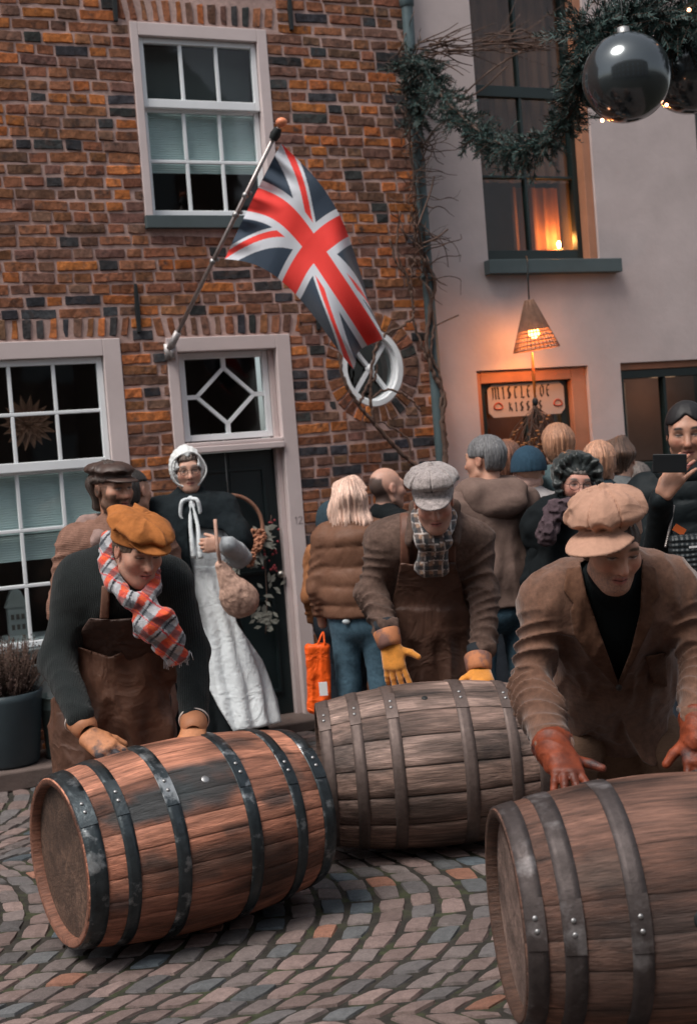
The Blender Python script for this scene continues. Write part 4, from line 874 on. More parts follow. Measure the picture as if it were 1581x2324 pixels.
# ---------------------------------------------------------------- people: heads, hands, cloth
def hframe(c, yaw=0, pitch=0, roll=0):
    """head frame: yaw + turns to the right of the picture, pitch + looks down"""
    y, p, r = map(math.radians, (yaw, pitch, roll)); f = np.array([math.sin(y) * math.cos(p), -math.cos(y) * math.cos(p), -math.sin(p)])
    x0 = np.cross(np.array([0, 0, 1.]), -f); x0 = np.array([math.cos(y), math.sin(y), 0]); u0 = np.cross(x0, -f) * -1
    u0 = np.cross(f, x0) * -1 if np.cross(f, x0)[2] < 0 else np.cross(f, x0)
    x = x0 * math.cos(r) + u0 * math.sin(r); u = u0 * math.cos(r) - x0 * math.sin(r); return np.asarray(c, float), np.stack([x, f, u])
def loc2w(H, q): return H[0] + np.asarray(q, float) @ H[1]
def inH(H, fn, s=1.0):
    c, R = A3(H[0]), A3(H[1]); return lambda p: fn(((p - c) @ R.T) / s) * s
def sph(c, r): c = A3(c); return lambda p: np.sqrt(((p - c) ** 2).sum(1)) - r
def head_local(wide=1.0, nose=1.0, beard=0., soft=0.):
    w = wide
    base = U([ell((0, -.012, .030), (.074 * w, .094, .088)), ell((0, .026, -.030), (.060 * w, .062, .082)), ell((0, .042, -.070), (.043 * w, .042, .040)), sph((0, .066, -.096), .021 + soft * .006),
              cap((-.050 * w, .01, -.062), (-.020, .058, -.095), .018, .017), cap((.050 * w, .01, -.062), (.020, .058, -.095), .018, .017),
              sph((-.040 * w, .058, -.020), .026 + soft * .005), sph((.040 * w, .058, -.020), .026 + soft * .005), cap((-.034, .076, .030), (.034, .076, .030), .0125)], .028)
    sock = U([ell((-.031, .101, .008), (.019, .016, .012)), ell((.031, .101, .008), (.019, .016, .012))], .004); base = SSUB(base, sock, .012)
    base = U([base, sph((-.031, .0765, .008), .0125), sph((.031, .0765, .008), .0125)], .004)
    base = U([base, cap((-.047, .0765, .0165), (-.017, .0855, .0180), .0042), cap((.047, .0765, .0165), (.017, .0855, .0180), .0042), cap((-.043, .0765, -.0015), (-.018, .083, -.0025), .0035), cap((.043, .0765, -.0015), (.018, .083, -.0025), .0035)], .006)
    nz = U([cap((0, .084, .018), (0, .108 * (1 + .02 * nose), -.028), .0085, .0125 * nose), sph((-.012, .094, -.031), .0095 * nose), sph((.012, .094, -.031), .0095 * nose)], .010)
    base = U([base, nz], .014)
    lips = U([cap((-.021, .080, -.0585), (0, .0905, -.0550), .0045, .0068), cap((.021, .080, -.0585), (0, .0905, -.0550), .0045, .0068), cap((-.017, .080, -.066), (0, .088, -.0680), .0048, .0075), cap((.017, .080, -.066), (0, .088, -.0680), .0048, .0075)], .004)
    base = U([base, lips], .007); base = SSUB(base, cap((-.024, .088, -.0610), (.024, .088, -.0610), .0016), .004)
    # nasolabial creases, under-brow
    base = SSUB(base, U([cap((-.019, .100, -.030), (-.031, .086, -.060), .002), cap((.019, .100, -.030), (.031, .086, -.060), .002)], .004), .010)
    ears = U([ell((-.076 * w, -.006, .000), (.008, .019, .031)), ell((.076 * w, -.006, .000), (.008, .019, .031))], .004)
    ears = SSUB(ears, U([ell((-.086 * w, .000, .004), (.007, .009, .017)), ell((.086 * w, .000, .004), (.007, .009, .017))], .004), .006)
    return U([base, ears], .006)
def face_col(H, s=1.0, skin=(.50, .27, .19), hairc=(.08, .05, .04), beard=0., stub=0., scalp=0., brow=1., lips=(.40, .13, .11), lid=.5, grey=0.):
    c, R = H[0], H[1]; skin, hairc = np.array(skin), np.array(hairc)
    def f(V):
        q = ((V - c) @ R.T) / s; x, y, z = np.abs(q[:, 0]), q[:, 1], q[:, 2]; C = np.repeat(skin[None], len(V), 0)
        n = fbm(A3(V) * 1.0, 38, 3); C = C * (1 + .10 * n)[:, None]
        g = lambda a, sx, b, sz, yy=.04: np.exp(-((x - a) / sx) ** 2 - ((z - b) / sz) ** 2) * (y > yy)
        def mixc(C, k, col): k = np.clip(k, 0, 1)[:, None]; return C * (1 - k) + np.array(col) * k
        C = mixc(C, .50 * g(.042, .020, -.022, .018) + .45 * g(0, .014, -.030, .014, .09) + .3 * g(.078, .01, 0, .03, -.05), (skin[0] * 1.0, skin[1] * .62, skin[2] * .6))
        C = mixc(C, .55 * g(.031, .022, .013, .012), skin * .42)
        if stub: C = mixc(C, stub * (.5 + .5 * fbm(A3(V), 260, 2)) * ((z < -.035) & (y > -.02)) * np.clip((-.030 - z) / .02, 0, 1), (.16, .12, .105))
        C = mixc(C, 1.6 * np.exp(-(x / .021) ** 4 - ((z + .0615) / .0085) ** 2) * (y > .07), lips); C = mixc(C, 1.3 * np.exp(-(x / .023) ** 4 - ((z + .0610) / .0022) ** 2) * (y > .07), (.06, .02, .018))
        arch = .030 + .004 * np.cos((x - .032) * 70); C = mixc(C, brow * 1.5 * np.exp(-((x - .032) / .017) ** 4 - ((z - arch) / .0048) ** 2) * (y > .05), hairc * 1.3 + grey)
        eye = np.exp(-((x - .031) / .0125) ** 6 - ((z - .007) / (.0058)) ** 6) * (y > .07)
        C = mixc(C, eye * (1 - lid), (.50, .46, .44)); C = mixc(C, (1 - lid) * 1.3 * np.exp(-((x - .030) ** 2 + (z - .008) ** 2) / .0052 ** 2) * (y > .07), (.03, .022, .018))
        C = mixc(C, 1.5 * np.exp(-((x - .031) / .016) ** 6 - ((z - (.0125 - lid * .008)) / .0019) ** 2) * (y > .065), (.05, .03, .025))
        C = mixc(C, .8 * np.exp(-((x - .007) / .004) ** 2 - ((z + .040) / .0035) ** 2) * (y > .08), (.09, .03, .025))
        if scalp: k = np.clip((.045 - .1 * x / .07 - y - .5 * np.clip(z, -.1, .03)) / .012, 0, 1) * np.clip((.060 + .02 * n - z - .2 * y) / .02, 0, 1) * np.clip((z + .085) / .02, 0, 1) * (1 - np.exp(-((x - .08) / .008) ** 2 - (z / .03) ** 2)); C = mixc(C, scalp * k, hairc)
        if beard:
            k = np.clip((-.030 - z + .02 * (x > .045)) / .012, 0, 1) * (y > -.01) * (1 - np.exp(-(x / .02) ** 4 - ((z + .0615) / .009) ** 2)); k = np.maximum(k, (x > .052) * (y < .045) * (z < .02) * 1.0); C = mixc(C, beard * k * (.8 + .3 * n), hairc)
        return np.clip(C, .003, 1)
    return f
def fine_head(H, s=1., v=.0032, m=.13): return (H[0] - m * s, H[0] + m * s, v)
# ---------------------------------------------------------------- hands
def hand(w, d, n, thumb, s=1.0, th=1.0, curl=(.35, .4, .45, .5), tcurl=.3, tspread=.9, spread=.10, flat=False):
    """w wrist, d towards fingers, n back of hand, thumb +1/-1 for the side along cross(d, n)"""
    w, d, n = map(lambda v: np.asarray(v, float), (w, d, n)); d = d / np.linalg.norm(d); n = n - d * (n @ d); n /= np.linalg.norm(n); t = np.cross(d, n) * thumb; pm = []; fs = []
    L = .092 * s; kn = [w + d * L * k + t * o * s + n * h * s for k, o, h in ((.98, .031, 0), (1.03, .010, .003), (.99, -.011, .002), (.92, -.030, -.001))]
    for q, o in zip(kn, (.020, .008, -.008, -.020)): pm.append(cap(w + t * o * s + d * .008, q, .0165 * s * th, .0125 * s * th))
    pm.append(cap(w + t * .012 * s + d * .02 * s, w + t * .036 * s + d * .045 * s - n * .008 * s, .017 * s * th, .014 * s * th)); palm = U(pm, .018 * s)
    ln = [(.040, .026, .020), (.044, .029, .021), (.041, .027, .020), (.032, .021, .018)]
    for i, (q, o, c) in enumerate(zip(kn, (1, .3, -.4, -1), curl)):
        dd = d + t * spread * o; dd /= np.linalg.norm(dd); a = 0; p = q
        ch = []
        for j, l in enumerate(ln[i]):
            a += c * (1.0 if j else .8); v = dd * math.cos(a) - n * math.sin(a); e = p + v * l * s; r = (.0098, .0090, .0084)[j] * s * th; ch.append(cap(p, e, r, r * .93)); p = e
        fs.append(U(ch, .004))
    b = w + t * .030 * s + d * .030 * s - n * .006 * s; v = t * tspread + d * (1 - .3 * tspread) - n * tcurl; v /= np.linalg.norm(v); e1 = b + v * .046 * s; v2 = v + d * .35 - n * tcurl * .6; v2 /= np.linalg.norm(v2)
    fs.append(U([cap(b, e1, .0135 * s * th, .0115 * s * th), cap(e1, e1 + v2 * .034 * s, .0112 * s * th, .0095 * s * th)], .005))
    tips = p
    def f(p):
        D = palm(p)
        for g in fs: D = smin(D, g(p), .0042 * s)
        return D
    f.center = w + d * .08 * s; return f
def hbox(h, m=.16): return (h.center - m, h.center + m)
# ---------------------------------------------------------------- cloth materials
m_skin = M('skin', rough=.5, attr=True, n=(60, .05), bump=[('n', 220, .12)], spec=.35)
m_skin.node_tree.nodes['Principled BSDF'].inputs['Subsurface Weight'].default_value = .12; m_skin.node_tree.nodes['Principled BSDF'].inputs['Subsurface Radius'].default_value = (.02, .008, .005)
def cloth(name, c, rough=.9, rib=None, sc=300, st=.5, amp=.14, sheen=.25, **k):
    sheen = sheen * .06
    return M(name, c, rough, n=(7, amp), n2=(60, amp * .9), bump=([(rib[0], rib[1], rib[2])] if rib else []) + [('n', sc, st * .6), ('w', 7, .35)], sheen=sheen, spec=.12, **k)
def leather(name, c, rough=.55, amp=.3): return M(name, c, rough, n=(5, amp), n2=(30, .15), bump=[('w', 5, 1.3), ('n', 22, .4), ('n', 160, .35)], rvar=.12, spec=.35)
# ---------------------------------------------------------------- caps and hair
def brim(yf=.175, w=.082, z0=.052, drop=.05, t=.0035, y0=.055):
    def f(q):
        x, y, z = q[:, 0], q[:, 1], q[:, 2]; k = np.clip((y - y0) / (yf - y0), -1, 1.5)
        zs = z0 - drop * np.clip(k, 0, 2) ** 1.3 - 3.6 * x * x; e = (np.sqrt((x / w) ** 2 + (np.clip(y - y0, -.02, 1) / (yf - y0)) ** 2) - 1) * (yf - y0)
        return np.maximum(np.maximum(np.abs(z - zs) * .85 - t, e), -(y - y0 + .012))
    return f
def newsboy(H, s, col, name, parent, puff=(.128, .140, .062), cz=.098, tilt=0., twist=0., seed=0., band=True, croll=0, brimk={}, amp=.004, mat=None, flat=False):
    m = mat; Hc = (loc2w(H, (0, 0, 0)), H[1]); ct, st_ = math.cos(math.radians(twist)), math.sin(math.radians(twist)); Rz = np.array([[ct, st_, 0], [-st_, ct, 0], [0, 0, 1.]]); Hc = (H[0], Rz @ H[1]); cr_, sr_ = math.cos(math.radians(croll)), math.sin(math.radians(croll)); Hc = (H[0], np.array([[cr_, 0, sr_], [0, 1, 0], [-sr_, 0, cr_]]) @ Hc[1])
    def crown(q):
        x, y, z = q[:, 0], q[:, 1] + .006, q[:, 2] - cz - tilt * q[:, 1]
        an = np.arctan2(y, x); rr = np.sqrt(x * x + y * y); sp_ = np.abs(np.mod(an * 8 / (2 * math.pi) + .5, 1) - .5) * 2   # 0 at seams
        px, py, pz = puff; zz = np.where(z > 0, z / pz, z / (pz * .62)); k = np.sqrt((x / px) ** 2 + (y / py) ** 2 + zz ** 2); d = (k - 1) * (min(px, pz) * .9)
        n = fbm(q * A3((1, 1, 1.6)) + seed, 11, 3); n2 = vnoise(np.stack([an * 2.2 + seed, rr * 9, z * 22 + rr * 6], -1)); d = d - amp * .9 * (1 - 2.6 * np.abs(n2)) * np.clip(rr / .05, .2, 1) - amp * .4 * n + (.0050 * np.exp(-(sp_ / .055) ** 2) * (rr > .014) if not flat else 0)
        return d
    fs = [crown]
    if not flat: fs.append(sph((0, -.006, cz + puff[2] + .003), .0125))
    def bandf(q):
        x, y, z = q[:, 0], q[:, 1] + .012, q[:, 2] - .052 - .10 * q[:, 1]; d = (np.sqrt((x / .083) ** 2 + (y / .104) ** 2) - 1) * .085; return np.sqrt(np.maximum(d, 0) ** 2 + np.maximum(np.abs(z) - .016, 0) ** 2) - .004
    body = U([inH(Hc, crown, s), inH(Hc, bandf, s)] + ([inH(Hc, fs[1], s)] if not flat else []), .012)
    br = inH(Hc, brim(**brimk), s); allf = U([body, br], .004)
    return blob(name, allf, H[0] - .24 * s, H[0] + .24 * s, .0036, m, parent, it=1)
def hairf(H, s=1.0, th=.012, low=-.06, front=.055, seed=0, fringe=.055, long=None, strand=.004, wide=1.0, wavy=0., nape=0., part=0.):
    sk = U([ell((0, -.012, .030), (.074 * wide + th, .094 + th, .088 + th)), ell((0, -.03, -.02), (.066 * wide + th, .070 + th, .080 + th))] + (long or []), .03)
    def f(q):
        x, y, z = q[:, 0], q[:, 1], q[:, 2]; qq = q + wavy * .012 * np.sin(q[:, [2, 2, 0]] * 45)
        an = np.arctan2(x, -y) ; st = vnoise(np.stack([an * 14 + seed, z * 10, seed + 0 * z], -1)) + .6 * vnoise(np.stack([an * 30 + seed, z * 18, 3 + 0 * z], -1))
        d = sk(qq) - strand * st + nape * np.clip((.045 - z) / .10, 0, 1); lim = front - .9 * np.clip(z - fringe, 0, 1) * -1.2
        facec = np.maximum(y - front - .8 * np.clip(z - fringe, -.02, .2), z - .10 - 0 * y); cut = np.maximum(y - (front - .035 - .25 * (z < fringe) * 0), -(fringe - z)) 
        face = np.minimum(fringe + part * np.clip(1 - np.abs(x) / .055, 0, 1) + (.007 if not part else .001) * st - z, y + .006 * st - (front - .045 - .02 * np.clip(np.abs(x) / .07, 0, 1)))    # >0 inside the bare face area
        d = -smin(-d, -face, .016); d = -smin(-d, -(d * 0 + np.maximum(face, -1)), .012) if False else d; return np.maximum(d, low + (.035 if long else .010) * st - z)
    return inH(H, f, s)
def ring(c, ax, r, t, n=24): return tube([c + r * (math.cos(a) * ax[0] + .86 * math.sin(a) * ax[1]) for a in np.linspace(0, 2 * math.pi, n)], t, 5, False)
def glasses(H, s, parent, m, t=.0016, r=.0215):
    X, Y, Z = H[1]; L = []
    for sg in (-1, 1): L.append(ring(loc2w(H, (sg * .032 * s, .104 * s, .006 * s)), (X, Z), r * s, t)); L.append(tube([loc2w(H, (sg * .054 * s, .102 * s, .010 * s)), loc2w(H, (sg * .075 * s, .06 * s, .010 * s)), loc2w(H, (sg * .08 * s, -.005, .012 * s))], t, 5))
    L.append(tube([loc2w(H, (-.011 * s, .106 * s, .010 * s)), loc2w(H, (0, .110 * s, .014 * s)), loc2w(H, (.011 * s, .106 * s, .010 * s))], t, 5)); mk('glasses', *join(L), m, parent)
m_wire = M('dark_wire_rims', (.05, .045, .045), .4, metal=.6)
def body_mesh(parent, H, s, limbs, hands, fc, lo, hi, k=.035, hl=None, v=.016, hv=.0032, feet=()):
    """one continuous skin body: head, neck, trunk, limbs and bare hands"""
    fs = [inH(H, hl or head_local(), s)] ; trunk = U(limbs, k); hf = fs[0]
    def f(p):
        d = smin(hf(p), trunk(p), .016)
        for h in hands: d = smin(d, h(p), .010)
        return d
    fine = [fine_head(H, s, hv)] + [(*hbox(h, .13), .0042) for h in hands]
    return blob('body', f, lo, hi, v, m_skin, parent, col=fc, it=1, fine=fine)

def haircol(H, c, s=1.0):
    c = np.array(c)
    def f(V):
        q = ((V - H[0]) @ H[1].T) / s; an = np.arctan2(q[:, 0], -q[:, 1]); st = vnoise(np.stack([an * 26, q[:, 2] * 14, 0 * an], -1)) + .7 * vnoise(np.stack([an * 60, q[:, 2] * 26, 5 + 0 * an], -1)); return np.clip(c[None] * (1 + .42 * st)[:, None], .004, 1)
    return f
X1 = np.array([1., 0, 0]); PG_BG = 'onlookers standing in front of the houses'; PG_MEN = 'men in period workwear rolling barrels'
def wj(*pts): return [P(*p) for p in pts]
def bb(pts, m=.25):
    a = np.array(pts); return a.min(0) - m, a.max(0) + m
def shoe(a, f, m, parent, s=1.): 
    a = np.asarray(a, float); g = np.array([a[0], a[1], .0]); fn = U([cap(g + np.array([0, 0, .045]) - f * .03, g + np.array([0, 0, .035]) + f * .14 * s, .045, .038), cap(a, g + np.array([0, 0, .05]), .048, .05)], .03)
    blob('shoe', INT(fn, half((0, 0, .003), (0, 0, -1))), g - .22, g + .22, .010, m, parent)
m_shoe = leather('dark_shoe_leather', (.03, .022, .018), .5)
# ================================================================ man on the right, tan cap
def man_right():
    shL, shR = P(1238, 1368, 4.33), P(1530, 1338, 4.33); elL, wrL = P(1205, 1550, 4.30), P(1258, 1708, 3.93); elR, wrR = P(1590, 1500, 4.28), P(1585, 1655, 4.02)
    ch, wa, pe = P(1385, 1395, 4.40), P(1392, 1545, 4.60), P(1394, 1640, 4.74); nk = P(1390, 1310, 4.30)
    rt = root('person', 'man in tan newsboy cap and brown corduroy jacket bending over the right barrel', 'person', (pe[0], pe[1], 0), PG_MEN)
    H = hframe(P(1387, 1243, 4.13), yaw=9, pitch=22, roll=-2); hips = [pe + X1 * o for o in (-.10, .10)]; kn = [np.array([q[0] + o, 4.62, .50]) for q, o in zip(hips, (-.07, .07))]; an = [np.array([k[0], 4.95, .07]) for k in kn]
    limbs = [cap(nk, H[0] - H[1][2] * .05, .055, .052), cap(ch, pe, .10, .10, flat=(X1, 1.4)), cap(shL, shR, .05)] + [cap(a, b, .045, .04) for a, b in ((shL, elL), (shR, elR), (elL, wrL), (elR, wrR))] + [cap(a, b, .065, .05) for a, b in zip(hips, kn)] + [cap(a, b, .05, .035) for a, b in zip(kn, an)]
    lo, hi = bb([shL, shR, elL, elR, wrL, wrR, pe, H[0]] + an, .15)
    body_mesh(rt, H, 1.09, limbs, [], face_col(H, 1.09, skin=(.50, .26, .175), hairc=(.07, .045, .03), stub=.75, lid=.42), lo, hi, hv=.0026)
    torso = U([cap(ch + (0, 0, .05), wa, .135, .115, flat=(X1, 1.50)), cap(wa, pe, .115, .125, flat=(X1, 1.40)), cap(shL + (.03, 0, 0), shR - (.03, 0, 0), .070), ell(ch, (.20, .14, .17)), cap(nk + (-.06, .02, -.03), shL, .07, .055), cap(nk + (.06, .02, -.03), shR, .07, .055)], .09)
    blob('turtleneck', U([OFF(torso, -.004), cap(nk + (0, .0, -.03), H[0] - H[1][2] * .085, .078, .068)], .04), ch - .45, ch + .40, .010, cloth('black_knit', (.005, .008, .009), rib=('x', 50, .2), sheen=.1), rt)
    Vp = [(1316, 1278), (1330, 1345), (1362, 1440), (1402, 1548), (1430, 1480), (1452, 1390), (1458, 1272), (1400, 1240)]
    sl = [cap(shL, elL, .072, .064, fold=(.060, .019)), cap(elL, P(1253, 1697, 3.97), .068, .064, fold=(.044, .020, .4)), cap(shR, elR, .074, .064, fold=(.060, .019, .3)), cap(elR, P(1583, 1630, 4.05), .068, .060, fold=(.044, .020))]
    sleeves = U(sl, .02); drape = wr(torso, 6.5, .010, 3, (1.6, 1, .7)); jk = U([OFF(drape, .015), sleeves], .03)
    skirt = INT(U([cap(wa, pe - (0, 0, .03), .150, .155, flat=(X1, 1.42)), cap(pe + (0, -.02, 0), pe + (0, -.05, -.14), .160, .15, flat=(X1, 1.35))], .05), outline([(1255, 1480), (1515, 1480), (1512, 1700), (1500, 1722), (1484, 1738), (1462, 1728), (1430, 1680), (1404, 1600), (1396, 1556), (1380, 1600), (1352, 1640), (1318, 1668), (1290, 1690), (1262, 1692)], 4.6))
    full = U([jk, wr(skirt, 6, .006)], .02); cor = cloth('brown_corduroy', (.120, .062, .041), .80, rib=('x', 75, .15), sc=200, amp=.32, sheen=4)
    f = SUB(full, INT(outline(Vp, 4.3), half(ch + (0, .10, 0), (0, 1, 0)))); lo, hi = bb([shL, shR, elL, elR, wrL, wrR, pe + (0, 0, -.25)], .16)
    blob('jacket', f, lo, hi, .0056, cor, rt, it=1)
    cor2 = cloth('brown_corduroy_facing', (.095, .046, .028), .86, rib=('x', 75, .15), sc=200, amp=.28, sheen=.8); base = OFF(drape, .027)
    for poly in ([(1318, 1286), (1285, 1290), (1277, 1340), (1300, 1372), (1293, 1388), (1300, 1440), (1340, 1500), (1398, 1562), (1402, 1548), (1362, 1440), (1330, 1345)], [(1456, 1280), (1486, 1288), (1497, 1350), (1480, 1372), (1487, 1392), (1478, 1420), (1440, 1500), (1406, 1562), (1402, 1548), (1430, 1480), (1452, 1390)]):
        blob('lapel', INT(INT(U([base], .01), outline(poly, 4.3)), OFF(lambda p: -torso(p), .016 * 0 - .0)), ch - .4, ch + .4, .006, cor2, rt)
    blob('pocket_flap', INT(OFF(U([torso, cap(wa, pe, .150, .155, flat=(X1, 1.42))], .03), .028), outline([(1462, 1490), (1512, 1482), (1514, 1560), (1480, 1552), (1470, 1520)], 4.5)), wa - .3, wa + .35, .006, cor2, rt)
    bt = P(1402, 1560, 4.36); mk('button', *sphere(bt + (0, -.012, 0), (.011, .006, .011), 12, 6), m_shoe, rt)
    leg = [cap(pe + (0, .03, 0), pe + (0, .04, -.1), .125, .12, flat=(X1, 1.35))] + [cap(a, b, .105, .085, fold=(.09, .006)) for a, b in zip(hips, kn)] + [cap(a, b, .085, .068, fold=(.07, .005)) for a, b in zip(kn, an)]
    lo, hi = bb([pe] + kn + an, .18); blob('trousers', U(leg, .025), lo, hi, .011, cloth('tan_wool_trousers', (.15, .090, .060), rib=('z', 40, .2)), rt)
    for a in an: shoe(a, np.array([0, -1., 0]), m_shoe, rt)
    hm = M('dark_brown_hair', (.06, .038, .028), .6, n=(30, .4), bump=[('n', 120, .8)]); blob('hair', hairf(H, 1.09, .007, -.045, front=.06, fringe=.03, strand=.004), H[0] - .15, H[0] + .15, .0045, hm, rt)
    ct = cloth('tan_cotton_cap', (.39, .225, .160), .9, sc=160, st=.4, amp=.12, sheen=.5)
    newsboy(H, 1.06, None, 'cap', rt, puff=(.118, .124, .072), cz=.112, twist=44, croll=15, tilt=.0, seed=3.1, brimk=dict(yf=.190, w=.100, z0=.080, drop=.040), amp=.0055, mat=ct)
    gl = M('rust_red_leather', (.17, .032, .010), .55, n=(9, .6), n2=(40, .35), bump=[('n', 30, .8), ('n', 160, .4)], mix=((.03, .02, .022), 8, .60, .06), rvar=.15)
    hL = hand(wrL + (.015, -.01, .0), (.03, -.92, -.38), (.08, -.40, .90), -1, 1.12, 1.20, curl=(.22, .28, .34, .40), tcurl=-.05, tspread=1.25, spread=.26)
    hR = hand(wrR + (-.01, 0, -.01), (-.10, -.62, -.72), (0, -.65, .70), 1, 1.12, 1.30, curl=(.3, .35, .4, .45), tspread=.9)
    for h, w, e in ((hL, wrL, elL), (hR, wrR, elR)):
        d = (w - e) / np.linalg.norm(w - e); cu = INT(cap(w - d * .09, w + d * .05, .074, .044, fold=(.03, .006)), half(w - d * .048, -d)); blob('glove', U([h, cu], .012), h.center - .2, h.center + .2, .0042, gl, rt)
man_right()
# ================================================================ man in the middle, grey tweed cap
def man_mid():
    D = 5.75; shL, shR = P(872, 1232, D), P(1076, 1230, D); elL, wrL = P(842, 1345, 5.75), P(876, 1432, 5.58); elR, wrR = P(1098, 1345, 5.72), P(1094, 1478, 5.62)
    ch, wa, pe = P(975, 1270, 5.80), P(975, 1390, 5.95), P(978, 1450, 6.05); nk = P(982, 1190, 5.68)
    rt = root('person', 'man in grey tweed cap and leather apron behind the middle barrel', 'person', (pe[0], pe[1], 0), PG_MEN)
    H = hframe(P(984, 1140, 5.50), yaw=-2, pitch=21, roll=2); hips = [pe + X1 * o for o in (-.10, .10)]; kn = [np.array([q[0], 6.0, .48]) for q in hips]; an = [np.array([q[0], 6.2, .07]) for q in hips]
    limbs = [cap(nk, H[0] - H[1][2] * .05, .055, .052), cap(ch, pe, .10, .10, flat=(X1, 1.4)), cap(shL, shR, .05)] + [cap(a, b, .045, .04) for a, b in ((shL, elL), (shR, elR), (elL, wrL), (elR, wrR))] + [cap(a, b, .065, .05) for a, b in zip(hips, kn)] + [cap(a, b, .05, .035) for a, b in zip(kn, an)]
    lo, hi = bb([shL, shR, elL, elR, wrL, wrR, pe, H[0]] + an, .15)
    body_mesh(rt, H, 1.0, limbs, [], face_col(H, skin=(.50, .27, .20), hairc=(.25, .22, .20), stub=.35, lid=.7), lo, hi, hv=.003)
    torso = U([cap(ch + (0, 0, .04), wa, .140, .148, flat=(X1, 1.45)), cap(wa, pe, .150, .145, flat=(X1, 1.35)), cap(shL + (.03, 0, 0), shR - (.03, 0, 0), .066), cap(nk + (-.05, .02, -.02), shL, .06, .055), cap(nk + (.05, .02, -.02), shR, .06, .055)], .09)
    sl = [cap(shL, elL, .068, .060, fold=(.060, .017)), cap(elL, P(874, 1422, 5.60), .066, .056, fold=(.046, .017, .4)), cap(shR, elR, .068, .060, fold=(.062, .016, .3)), cap(elR, P(1096, 1468, 5.63), .066, .058, fold=(.050, .016))]
    tw = cloth('brown_grey_work_jacket', (.100, .064, .051), .9, sc=120, st=.7, amp=.34, sheen=.9)
    Vp = [(950, 1170), (935, 1240), (930, 1300), (1018, 1300), (1012, 1240), (1010, 1170)]
    jk = U([OFF(wr(torso, 6, .007), .012), U(sl, .03)], .045); col_ = [cap(P(945, 1150, 5.66), P(930, 1230, 5.60), .028, .022), cap(P(1028, 1150, 5.66), P(1032, 1230, 5.60), .028, .022), cap(P(945, 1150, 5.66), P(960, 1140, 5.80), .03), cap(P(1028, 1150, 5.66), P(1010, 1140, 5.80), .03), cap(P(960, 1140, 5.80), P(1010, 1140, 5.80), .03)]
    lo, hi = bb([shL, shR, elL, elR, wrL, wrR, pe + (0, 0, -.1)], .16)
    blob('jacket', SUB(U([jk] + col_, .02), INT(outline(Vp, 5.6), half(ch + (0, .05, 0), (0, 1, 0)))), lo, hi, .0072, tw, rt)
    def plaid(V):
        V = V + .012 * np.stack([fbm(A3(V), 9, 2), 0 * V[:, 0], fbm(A3(V) + 9, 9, 2)], -1); s = (V - ch) @ X1; t = V[:, 2]; C = np.repeat(np.array([[.30, .19, .13]]), len(V), 0); a = np.mod(s / .040, 1) < .5; b = np.mod(t / .040, 1) < .5; C[a ^ b] = (.08, .06, .055); C[a & b] = (.025, .03, .035); C[np.mod(s / .040, 1) > .90] = (.5, .45, .42); C[np.mod(t / .040, 1) > .90] = (.45, .40, .38); return C
    sc_ = wr(U([cap(P(955, 1172, 5.62), P(968, 1225, 5.52), .040, .045), cap(P(1015, 1172, 5.62), P(1000, 1225, 5.52), .036, .045), cap(P(968, 1215, 5.54), P(966, 1290, 5.62), .030, .036, flat=(X1, 1.2)), cap(P(990, 1215, 5.52), P(996, 1290, 5.62), .028, .034, flat=(X1, 1.2))], .03), 12, .007)
    m_pl = M('plaid_wool', rough=.95, attr=True, n=(60, .15), bump=[('n', 200, .6)], sheen=.3); blob('scarf', sc_, ch - (.35, .5, .35), ch + (.35, .3, .4), .006, m_pl, rt, col=plaid)
    le = leather('dark_brown_apron_leather', (.070, .035, .024), .50, .35); hipf = U([torso, cap(wa + (0, -.03, 0), pe + (0, -.08, -.35), .16, .20, flat=(X1, 1.25))], .08)
    bib = INT(OFF(torso, .040), outline([(908, 1277), (970, 1286), (1032, 1275), (1048, 1330), (1060, 1400), (1050, 1425), (975, 1440), (890, 1425), (884, 1390), (898, 1330)], 5.7))
    skirt = INT(wr(OFF(hipf, .022), 5, .014, 3, (1.8, 1, .35)), outline([(888, 1395), (1062, 1395), (1066, 1470), (1075, 1640), (890, 1640), (915, 1500)], 5.8))
    st_ = [cap(P(919, 1180, 5.60), P(917, 1250, 5.60), .019), cap(P(917, 1250, 5.60), P(921, 1290, 5.62), .019), cap(P(1022, 1180, 5.60), P(1025, 1250, 5.60), .019), cap(P(1025, 1250, 5.60), P(1021, 1290, 5.62), .019)]
    fr_ = half(ch + (0, .02, 0), (0, 1, 0)); lo, hi = bb([ch + (0, 0, .3), pe + (0, 0, -.55)], .36)
    blob('apron', INT(U([bib, skirt], .06), fr_), lo, hi, .0075, le, rt); 
    strp = INT(INT(OFF(torso, .024), fr_), lambda p: np.minimum(outline([(907, 1165), (927, 1165), (930, 1290), (908, 1290)], 5.6)(p), outline([(1014, 1165), (1034, 1165), (1034, 1290), (1012, 1290)], 5.6)(p)))
    blob('apron_strap', strp, ch - .4, ch + .4, .007, M('strap_leather', (.13, .055, .035), .6, n=(8, .3)), rt)
    leg = [cap(a, b, .10, .08) for a, b in zip(hips, kn)] + [cap(a, b, .08, .065) for a, b in zip(kn, an)]; lo, hi = bb(hips + kn + an, .18); blob('trousers', U(leg, .03), lo, hi, .014, cloth('dark_trousers', (.04, .035, .035)), rt)
    for a in an: shoe(a, np.array([0, -1., 0]), m_shoe, rt)
    blob('hair', hairf(H, 1., .008, -.03, front=.05, fringe=.0, strand=.004), H[0] - .15, H[0] + .15, .005, M('grey_hair', (.22, .19, .18), .7, n=(30, .4), bump=[('n', 120, .8)]), rt)
    tg = M('grey_herringbone_tweed', (.30, .26, .25), .95, n=(70, .45), n2=(200, .35), bump=[('n', 160, .9)], sheen=.4)
